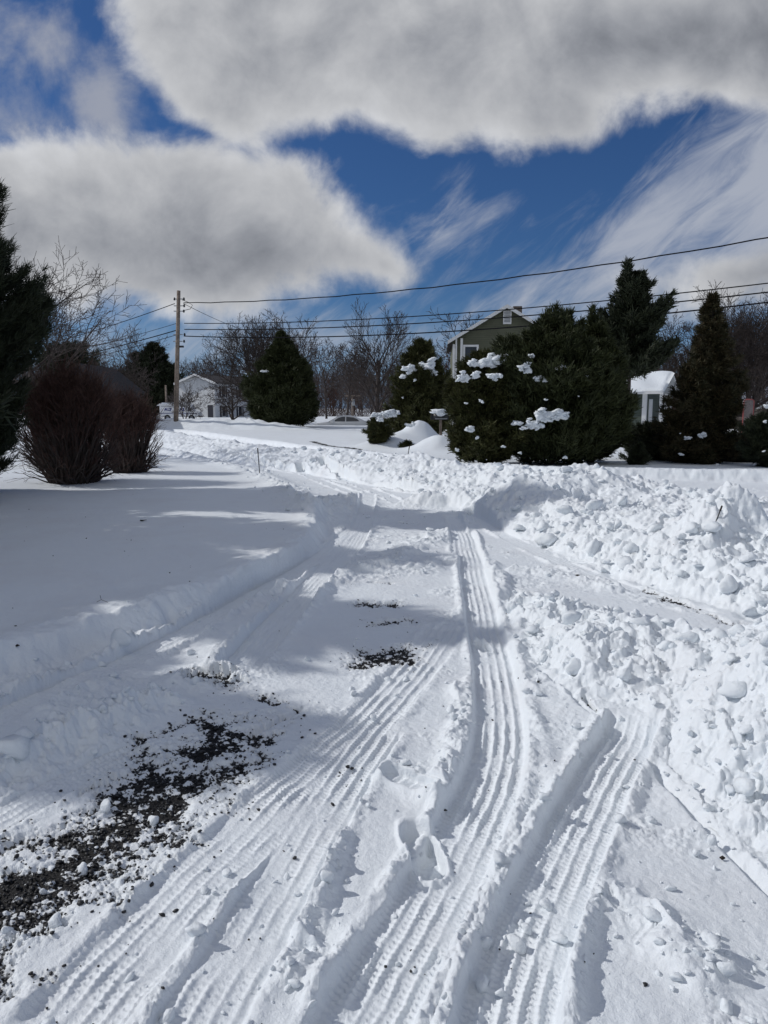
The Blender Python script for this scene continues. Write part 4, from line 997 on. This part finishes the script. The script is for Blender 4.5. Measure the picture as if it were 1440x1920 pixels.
# olive house, gable towards us
D_ = 45.0; g0 = at(950, 572, D_); el_ = at(842, 641, D_)
hw_ = (g0.x - el_.x) - .25; zb = -.4
oh = house('olive_house', g0.x, D_, math.radians(-4), hw_ * 2, 9, el_.z - zb + .1, g0.z - zb - .15, ('green', 'shingle'), 'two-storey olive-green sided house gable rising behind the big pine', z=zb, over=.3)
def hl(px, py): q = at(px, py, D_); return q.x - g0.x, q.z - zb
vx, vz = hl(951, 594); m = MB(); m.box(vx - .24, vx + .24, -.10, -.0, vz - .42, vz + .34); vt = m.build('gable_vent', M['trim'], oh)
m = MB()
for k in range(7): m.box(vx - .18, vx + .18, -.125, -.102, vz - .32 + k * .09, vz - .27 + k * .09)
m.build('louver', M['metal'], vt)
wx, wz = hl(883, 668); window(oh, wx, -.0, wz - .25, .92, 1.85, fr=.12)
wx, wz = hl(990, 690); window(oh, wx, -.0, wz - .25, .92, 1.5, fr=.12)
for pxx, rr in ((866, .07), (856, .045)):
    wx, wz = hl(pxx, 634); MB().box(wx - rr, wx + rr, -.13, -.01, .6, wz).build('downspout', M['trim'], oh)
for pxx in (838.5,): wx, wz = hl(pxx, 645); MB().box(-hw_ - .02, -hw_ + .12, -.05, -.004, .2, wz).build('corner_board', M['trim'], oh)
m = MB().box(.7, 1.25, 3.2, 3.8, g0.z - zb - 1.0, g0.z - zb + .35); m.build('chimney', M['fence'], oh)
# tall green wing at right of the gable, hidden mostly by the pines
# garage with snow on its roof: long side faces us
def garage():
    D = 38.0; rl = at(1120, 697, D + 2.2); rr = at(1242, 697, D + 2.2); ev = at(1242, 733, D); cx = (rl.x + rr.x) / 2; z = -.4
    cn = at(1208, 760, D); th_ = math.radians(-30); root = empty('garage', (cn.x - 2.0 * math.cos(th_), D - 2.0 * math.sin(th_), z), th_, label='low dark green garage with thick snow on its roof, behind the pines', cat='garage')
    e = ev.z - z; rg = rr.z - z - .25; w2 = 2.85
    MB().prism([(0, 0), (4.4, 0), (4.4, e), (2.2, rg), (0, e)], 0, -w2, w2 - .75).build('wall', M['greend'], root)
    m = MB(); m.prism([(-.35, e - .12), (2.2, rg + .02), (4.75, e - .12), (4.75, e), (2.2, rg + .14), (-.35, e)], 0, -w2 - .2, w2 + .1); rf = m.build('roof', M['trim'], root)
    MB().box(-w2 - .2, w2 + .1, -.42, -.355, e - .16, e - .02).build('fascia', M['trim'], rf)
    # roof snow: lofted sheet with a drifted, overhanging edge
    nx, ny = 40, 24; V_ = []; Fs = []
    for j in range(ny + 1):
        for i in range(nx + 1):
            u = i / nx; t = j / ny; xx = -w2 - .25 + (2 * w2 + .42) * u; yy = -.45 + (2.75) * t
            zr = e - .02 + (rg - e + .14) * min(1, (yy + .35) / 2.55)
            th = .13 + .02 * math.sin(xx * 1.7 + 1) + .03 * math.sin(xx * 4.1 + yy * 2) + .015 * math.sin(yy * 3 + xx)
            edge = min(1, (t * ny / 1.6 + .0)) ** .4 * min(1, (1 - u) * nx / 1.2) ** .4 * min(1, u * nx / 2) ** .5
            V_.append((xx + (1 - edge) * 0, yy + .05 * math.sin(xx * 3.3) * (1 - t), zr + th * edge + .012))
    for j in range(ny):
        for i in range(nx): a = j * (nx + 1) + i; Fs.append((a, a + 1, a + nx + 2, a + nx + 1))
    n0 = len(V_)
    for j in range(ny + 1):
        for i in range(nx + 1):
            x1, y1, _ = V_[j * (nx + 1) + i]; V_.append((x1, y1, e - .01 + (rg - e + .145) * min(1, (y1 + .36) / 2.56) + .004))
    for i in range(nx): Fs.append((i + 1, i, n0 + i, n0 + i + 1))
    for j in range(ny): a = j * (nx + 1) + nx; Fs.append((a + nx + 1, a, n0 + a, n0 + a + nx + 1))
    link('roof_snow', npmesh('roof_snow', V_, Fs, M['snow_far'], True), rf)
    MB().box(w2 - .95, w2 - .749, -.03, .18, 0, e - .14).build('corner_board', M['trim'], root)
    for yy in (0.05, 1.4, 2.8): MB().box(w2 - .14, w2, yy, yy + .14, 0, e - .13).build('porch_post', M['trim'], root)
    window(root, .95, 0, e - .85, .55, .95, fr=.05)
    MB().box(w2 - .748, w2 - .72, .6, 1.5, .1, e - .4).build('door', M['trim'], root)
garage()
# white house
def white_house():
    D = 104.0; ap = at(361, 702, D); L = at(332, 727, D); z = -.2; w2 = 3.0
    R0 = at(403, 735, D - 1.5); root = empty('white_house', (ap.x + .4, D, z), math.radians(-24), label='white two-storey house with a dark roof behind the leafless trees', cat='house')
    e = 5.2; rg = ap.z - z - .1; dl = 17.0; w2 = 3.1
    # gable end faces local -Y, long side runs back to the right
    MB().prism([(-w2, 0), (w2, 0), (w2, e), (0, rg), (-w2, e)], 1, 0, dl).build('wall', M['whites'], root)
    s = (rg - e) / w2; m = MB()
    for sg in (-1, 1): m.prism([(0, rg + .02), (sg * (w2 + .4), rg + .02 - s * (w2 + .4)), (sg * (w2 + .4), rg + .17 - s * (w2 + .4)), (0, rg + .17)], 1, -.3, dl + .3)
    rf = m.build('roof', M['shingle'], root)
    m = MB()
    for sg in (-1, 1): m.prism([(0, rg + .19), (sg * (w2 + .42), rg + .19 - s * (w2 + .42)), (sg * (w2 + .42), rg - .1 - s * (w2 + .42)), (0, rg - .1)], 1, -.36, -.304)
    m.build('rake_board', M['trim'], rf)
    for (yy, zz) in ((1.9, 4.0), (5.8, 4.0), (10, 4.0), (14, 4.0), (1.9, 1.35), (5.8, 1.35), (10, 1.35)):
        for a_ in (-.85, .5): MB().box(w2 + .002, w2 + .06, yy + a_, yy + a_ + .35, zz - .75, zz + .75).build('shutter', M['shutter'], root)
        m = MB(); m.box(w2 + .002, w2 + .07, yy - .49, yy + .49, zz - .78, zz + .78); o = m.build('window', M['trim'], root)
        MB().box(w2 + .071, w2 + .085, yy - .40, yy + .40, zz - .68, zz + .68).build('pane', M['glass'], o)
    m = MB(); m.box(1.9, 2.75, -.06, -.003, .2, 2.2); m.build('door', M['shutter'], root)
white_house()
# dark roofed house behind the shrubs
def dark_house():
    q = at(150, 690, 48); z = gz(q.x, q.y) - .2; root = empty('dark_house', (q.x, 48, z), math.radians(0), label='dark roofed house mostly hidden behind the red-brown shrubs', cat='house')
    rg = at(165, 686, 48).z - z; e = at(210, 728, 48).z - z; w2 = 1.75
    MB().prism([(-w2, 0), (w2, 0), (w2, e), (.0, rg), (-w2, e)], 1, 0, 6).build('wall', M['shutter'], root)
    m = MB(); s = (rg - e) / w2
    for sg in (-1, 1): m.prism([(0, rg + .02), (sg * (w2 + .3), rg + .02 - s * (w2 + .3)), (sg * (w2 + .3), rg + .16 - s * (w2 + .3)), (0, rg + .16)], 1, -.25, 6.2)
    m.build('roof', M['shingle'], root)
dark_house()
def tan_house():
    D = 52; q = at(1408, 724, D); z = -.3; root = empty('tan_house', (q.x, D, z), label='tan house with a snowy roof behind the right-hand leafless tree', cat='house')
    rg = q.z - z; e = at(1395, 765, D).z - z
    MB().prism([(.3, 0), (6, 0), (6, e), (3.1, rg), (.3, e)], 0, -.55, 9).build('wall', M['tans'], root)
    rf = MB().prism([(0, e - .05), (3.1, rg + .02), (6.3, e - .05), (6.3, e + .08), (3.1, rg + .15), (0, e + .08)], 0, -.85, 9.3).build('roof', M['trim'], root)
    MB().prism([(-.02, e + .09), (3.1, rg + .16), (3.1, rg + .36), (-.02, e + .26)], 0, -.88, 1.0).build('roof_snow', M['snow_far'], rf, bevel=.03)
    rf2 = MB().box(2, 9, -1.2, .2, 1.2, 1.5); rf2.build('porch_rail', M['fence'], root)
tan_house()
# rail fence at the right
def rail_fence():
    a = at(1395, 800, 33); root = empty('rail_fence', (a.x, a.y, gz(a.x, a.y)), label='wooden post-and-rail fence behind the net frame at the right', cat='fence')
    for zz in (.35, .75, 1.15): MB().bar((-1.0, 0, zz), (6, .6, zz), .05, .13).build('rail', M['fence'], root)
    for k in range(4): MB().box(-1 + k * 2.2 - .07, -1 + k * 2.2 + .07, .05 + k * .2, .2 + k * .2, -.1, 1.35).build('post', M['fence'], root)
rail_fence()
# red tube frame with netting
def net_frame():
    D = 24.5; a = at(1389, 845, D); b = at(1414, 749, D); z = gz(a.x, D); root = empty('net_frame', (a.x, D, z), label='red tube frame strung with pale netting, right of the spruce', cat='sports net')
    wd = b.x - a.x; ht = b.z - z; r = .07
    pts = [(0, 0, 0), (0, 0, ht - r), (r * .3, 0, ht - r * .3), (r, 0, ht), (wd - r, 0, ht), (wd - r * .3, 0, ht - r * .3), (wd, 0, ht - r), (wd, .0, 0)]
    MB().tube(pts, .018, 8).build('tube_frame', M['redpipe'], root, True)
    m = MB(); n = 10
    for k in range(1, n): m.bar((wd * k / n, 0, .1), (wd * k / n, 0, ht), .006, .006)
    k = int(ht / (wd / n))
    for j in range(1, k): m.bar((0, 0, j * wd / n), (wd, 0, j * wd / n), .006, .006)
    m.build('netting', M['netting'], root)
net_frame()

# ------------------------------------------------------------------ mail truck
def mail_truck():
    D = 90.0; q = at(300, 790, D); z = gz(q.x, D) - .22; root = empty('mail_truck', (q.x, D, z), label='white mail delivery truck with blue eagle emblems parked behind the utility pole', cat='truck')
    Lb = at(352, 780, D).x - q.x; top = at(320, 757, D).z - z; f0 = Lb
    body = MB().prism([(0, .45), (f0 + 1.25, .45), (f0 + 1.3, 1.0), (f0 + .55, 1.22), (f0 + .30, top - .08), (.05, top), (0, top - .1)], 1, 0, 1.85).build('body', M['paintw'], root, bevel=.04)
    MB().box(.2, f0 + .1, .1, 1.75, top + .001, top + .13).build('roof_snow', M['snow_far'], root, bevel=.05)
    MB().poly([(-.45, .3, top - .22), (-.02, .3, top + .04), (-.02, 1.6, top + .04), (-.45, 1.6, top - .22), (-.45, .3, top - .25), (-.02, .3, top - .0), (-.02, 1.6, top), (-.45, 1.6, top - .25)], [(0, 1, 2, 3), (7, 6, 5, 4), (0, 4, 5, 1), (1, 5, 6, 2), (2, 6, 7, 3), (3, 7, 4, 0)]).build('rear_hatch', M['paintw'], root)
    for (x0, x1) in ((.38, 2.0), (2.06, f0 - .12)):   # raised panels
        m = MB(); m.box(x0, x1, -.03, -.003, 1.0, top - .38); m.build('side_panel', M['paintw'], root, bevel=.01)
    MB().box(.2, f0 + .25, -.035, -.003, top - .33, top - .26).build('drip_rail', M['metal'], root)
    MB().box(.02, f0 + 1.1, -.025, -.003, .86, .93).build('stripe', M['blue'], root)
    MB().box(1.7, 2.15, -.027, -.004, .66, .76).build('marker_light', M['red'], root)
    m = MB(); m.poly([(f0 + .02, -.02, 1.15), (f0 + .42, -.02, 1.15), (f0 + .24, -.02, top - .38), (f0 + .02, -.02, top - .38), (f0 + .02, -.002, 1.15), (f0 + .42, -.002, 1.15), (f0 + .24, -.002, top - .38), (f0 + .02, -.002, top - .38)], [(0, 1, 2, 3), (7, 6, 5, 4), (0, 4, 5, 1), (1, 5, 6, 2), (2, 6, 7, 3), (3, 7, 4, 0)]); m.build('window', M['glass'], root)
    MB().box(f0 + .32, f0 + .5, -.25, -.08, 1.1, 1.45).build('mirror', M['black'], root)
    def emblem(x0, x1, z0, z1, sl):
        y = -.045
        def P(u, v, yy): return (x0 + (x1 - x0) * u + sl * (v - .5), yy, z0 + (z1 - z0) * v)
        def slab(pts, y0, mt, nm, par):
            n = len(pts); A_ = [P(u, v, y0) for u, v in pts] + [P(u, v, y0 + .008) for u, v in pts]
            return MB().poly(A_, [tuple(range(n)), tuple(range(n, 2 * n))[::-1]] + [(i, i + n, (i + 1) % n + n, (i + 1) % n) for i in range(n)]).build(nm, M[mt], par)
        e = slab([(0, 0), (1, 0), (1, 1), (0, 1)], y, 'blue', 'emblem', root)
        slab([(.03, .80), (.45, .84), (.72, .72), (.90, .52), (.78, .44), (.62, .50), (.40, .50), (.30, .58), (.52, .62), (.30, .66)], y - .010, 'paintw', 'eagle_head', e)
        slab([(.06, .20), (.42, .34), (.84, .40), (.70, .30), (.36, .14), (.08, .10)], y - .010, 'paintw', 'eagle_wing', e)
    emblem(.62, 1.42, 1.18, top - .5, .14); emblem(f0 - .92, f0 - .38, 1.15, top - .5, .03)
    for xx in (.9, f0 + .45):
        w_ = MB().tube([(xx, -.02, .36), (xx, .2, .36)], .36, 18).build('wheel', M['rubber'], root, True); MB().tube([(xx, -.04, .36), (xx, .0, .36)], .19, 12).build('rim', M['metal'], w_, True)
    MB().box(f0 + 1.28, f0 + 1.4, .1, 1.75, .4, .6).build('bumper', M['black'], root)
    MB().tube([(f0 + 1.27, .3, .85), (f0 + 1.33, .3, .85)], .1, 10).build('headlight', M['glass'], root)
mail_truck()

# ------------------------------------------------------------------ white sedan, nose to the left
def sedan():
    D = 62.0; q = at(585, 800, D); z = at(640, 779, D).z - 1.45; root = empty('white_sedan', (q.x, D, z), label='white sedan parked across the street behind the snow bank', cat='car')
    # cross sections along x: (x, half width, sill, belt height)
    S = [(0.0, .62, .35, .62), (.12, .78, .28, .70), (.5, .86, .25, .80), (1.1, .89, .22, .88), (1.6, .90, .22, .93), (2.6, .90, .22, .95), (3.6, .90, .22, .96), (4.2, .88, .25, .98), (4.6, .84, .3, .96), (4.78, .72, .4, .85)]
    V_ = []; Fs = []
    for (x, hw, s0, bt_) in S:
        V_ += [(x, -hw * .9, s0), (x, -hw, s0 + .18), (x, -hw, bt_ - .12), (x, -hw * .93, bt_), (x, 0, bt_ + .035), (x, hw * .93, bt_), (x, hw, bt_ - .12), (x, hw, s0 + .18), (x, hw * .9, s0)]
    for i in range(len(S) - 1):
        for j in range(9): Fs.append((i * 9 + j, i * 9 + (j + 1) % 9, (i + 1) * 9 + (j + 1) % 9, (i + 1) * 9 + j))
    Fs += [tuple(range(9)), tuple(range(len(V_) - 9, len(V_)))[::-1]]
    b = MB().poly(V_, Fs).build('body', M['paintw'], root, True)
    # cabin: arched roof line
    K = [(1.35, .90, .0), (1.75, 1.12, .10), (2.15, 1.33, .17), (2.6, 1.43, .21), (3.1, 1.44, .22), (3.5, 1.36, .20), (3.9, 1.2, .13), (4.4, .97, .0)]
    V_ = []; Fs = []
    for (x, zt, tp) in K: V_ += [(x, -.84, .93), (x, -.84 + tp, zt), (x, 0, zt + .03), (x, .84 - tp, zt), (x, .84, .93)]
    for i in range(len(K) - 1):
        for j in range(4): Fs.append((i * 5 + j, i * 5 + j + 1, (i + 1) * 5 + j + 1, (i + 1) * 5 + j))
    Fs += [(0, 1, 2, 3, 4), tuple(range(len(V_) - 5, len(V_)))[::-1]]
    cb = MB().poly(V_, Fs).build('cabin', M['paintw'], root, True)
    def pane(pts, nm):
        n = len(pts); A_ = []
        for (x, zz) in pts:
            t = 0
            for (a, b2) in zip(K[:-1], K[1:]):
                if a[0] <= x <= b2[0]:
                    f = (x - a[0]) / (b2[0] - a[0]); zt = a[1] + (b2[1] - a[1]) * f; tp = a[2] + (b2[2] - a[2]) * f
                    t = tp * (zz - .93) / max(zt - .93, .05)
            A_.append((x, -.84 + t - .012, zz))
        A_ += [(p[0], p[1] + .01, p[2]) for p in A_]
        MB().poly(A_, [tuple(range(n)), tuple(range(n, 2 * n))[::-1]] + [(i, i + n, (i + 1) % n + n, (i + 1) % n) for i in range(n)]).build(nm, M['glass'], cb)
    pane([(1.75, .98), (2.78, .98), (2.78, 1.36), (2.55, 1.36), (2.2, 1.26)], 'side_window'); pane([(2.86, .98), (3.95, .99), (3.75, 1.17), (3.45, 1.30), (2.86, 1.36)], 'side_window')
    m = MB(); m.poly([(1.42, -.70, .965), (1.42, .70, .965), (2.12, .60, 1.345), (2.12, -.60, 1.345), (1.46, -.70, .95), (1.46, .70, .95), (2.16, .60, 1.33), (2.16, -.60, 1.33)], [(0, 1, 2, 3), (7, 6, 5, 4), (0, 4, 5, 1), (1, 5, 6, 2), (2, 6, 7, 3), (3, 7, 4, 0)]); m.build('windshield', M['glass'], cb)
    v, f = blob_mesh([(1.85, -1.0, 1.02, .12, .09, .08)], 3, 2); link('mirror', npmesh('mirror', v, f, M['paintw'], True), root)
    for xx in (.95, 3.75):
        w_ = MB().tube([(xx, -.9, .33), (xx, -.7, .33)], .33, 20).build('wheel', M['rubber'], root, True); MB().tube([(xx, -.92, .33), (xx, -.88, .33)], .21, 14).build('rim', M['metal'], w_, True)
        w_ = MB().tube([(xx, .7, .33), (xx, .9, .33)], .33, 20).build('wheel', M['rubber'], root, True)
    for yy in (-.6, .6):
        MB().box(-.01, .15, yy - .15, yy + .15, .58, .68).build('headlight', M['glass'], root, bevel=.02)
    for xx in (2.7, 3.6): MB().box(xx, xx + .18, -.92, -.895, .82, .85).build('door_handle', M['paintw'], root)
sedan()

# ------------------------------------------------------------------ mailbox, markers, small debris
def mailbox():
    D = 28.2; q = at(813, 787, D); z = gz(q.x + .2, D); root = empty('mailbox', (q.x, D, z), label='dark mailbox wearing a rounded cap of snow, beside the yew bush', cat='mailbox')
    b = q.z - z; prof = [(-.11, b), (.11, b), (.11, b + .13)] + [(.11 * math.cos(a), b + .13 + .11 * math.sin(a)) for a in (.6, 1.2, 1.9, 2.5)] + [(-.11, b + .13)]
    MB().prism(prof, 1, 0, .1).build('end_cap', M['black'], root)
    prof = [(y, zz) for (y, zz) in prof]
    MB().prism(prof, 0, .0, .55).build('box', M['black'], root, True)
    MB().box(.22, .31, -.05, .05, -.2, b).build('post', M['fence'], root)
    MB().box(.05, .5, -.13, -.115, b + .02, b + .06).build('door_trim', M['metal'], root)
    v, f = blob_mesh([(.24, 0, b + .27, .32, .17, .115), (.36, 0, b + .25, .22, .15, .08)], 8); link('snow_cap', npmesh('snow_cap', v, f, M['snow_far'], True), root)
mailbox()
def marker(px, py0, py1, z0, label, lean, red=True):
    x, y = gnd(px, py1, z0); z = gz(x, y); root = empty('driveway_marker', (x, y, z - .05), label=label, cat='marker stake', group='thin marker stakes along the street')
    top = at(px + lean, py0, y); h = top.z - z + .05
    MB().tube([(0, 0, 0), (top.x - x, 0, h)], .0055 if y < 12 else .011, 6).build('stake', M['black'], root, True)
    a = .80; MB().tube([((top.x - x) * a, 0, h * a), ((top.x - x), 0, h)], .008 if y < 12 else .014, 6).build('reflector_band', M['leaf'], root, True)
marker(487, 840, 872, .25, 'thin upright marker stake at the lawn edge near the street', -4)
marker(761, 835, 872, .15, 'thin leaning marker stake in the snow left of the yew bush', 7)
marker(1335, 948, 1000, .45, 'thin leaning marker stake in the rubble bank at the right', 19)
def debris(name, px, py, z0, label, pts, r, cat):
    x, y = gnd(px, py, z0); z = gz(x, y); m = MB()
    for P in pts: m.tube([Vector(p) for p in P], r, 5)
    o = m.build(name, M['leaf'], None, True); o.location = (x, y, z + .004); tag(o, label, cat); return o
debris('twig', 188, 1112, .3, 'small dry forked twig lying on the left lawn near its edge', [[(-.03, 0, .005), (.0, .01, .02), (.05, .0, .004)], [(0, .01, .02), (-.01, .02, .05)]], .0016, 'twig')
debris('twig', 1395, 893, .9, 'dark twigs sticking out of the tall snow mound at the right', [[(-.2, 0, .02), (0, .02, .07), (.22, 0, .02)], [(0, .02, .06), (.08, .05, .12)], [(.05, 0, .05), (.17, -.03, .10)], [(-.1, 0, .05), (-.14, 0, .1)]], .008, 'twig')
def leaf(px, py, z0, s_, label):
    x, y = gnd(px, py, z0); z = gz(x, y); V_ = []; n = 12
    for k in range(n): a = k / n * 6.283; r = s_ * (1 + .25 * math.sin(3 * a + 1)); V_.append((r * 1.5 * math.cos(a), r * .9 * math.sin(a), .006 + .35 * s_ * abs(math.cos(a))))
    V_ += [(p[0], p[1], p[2] + .004) for p in V_] + [(0, 0, .016), (0, 0, .020)]
    f = [((k + 1) % n, k, 2 * n) for k in range(n)] + [(n + k, n + (k + 1) % n, 2 * n + 1) for k in range(n)] + [(k, (k + 1) % n, n + (k + 1) % n, n + k) for k in range(n)]
    o = MB().poly(V_, f).build('dead_leaf', M['leaf'], None, True); o.location = (x, y, z); tag(o, label, 'leaf'); return o
leaf(267, 965, .3, .028, 'curled dark leaf lying alone on the smooth left lawn')
leaf(30, 1175, .3, .008, 'small dark leaf fragment on the lawn edge at the far left')
leaf(1085, 1013, .4, .014, 'dark leaf fragment caught on the rubble bank right of the drive')
leaf(1354, 1613, .03, .006, 'tiny dark seed on the packed snow at the lower right')
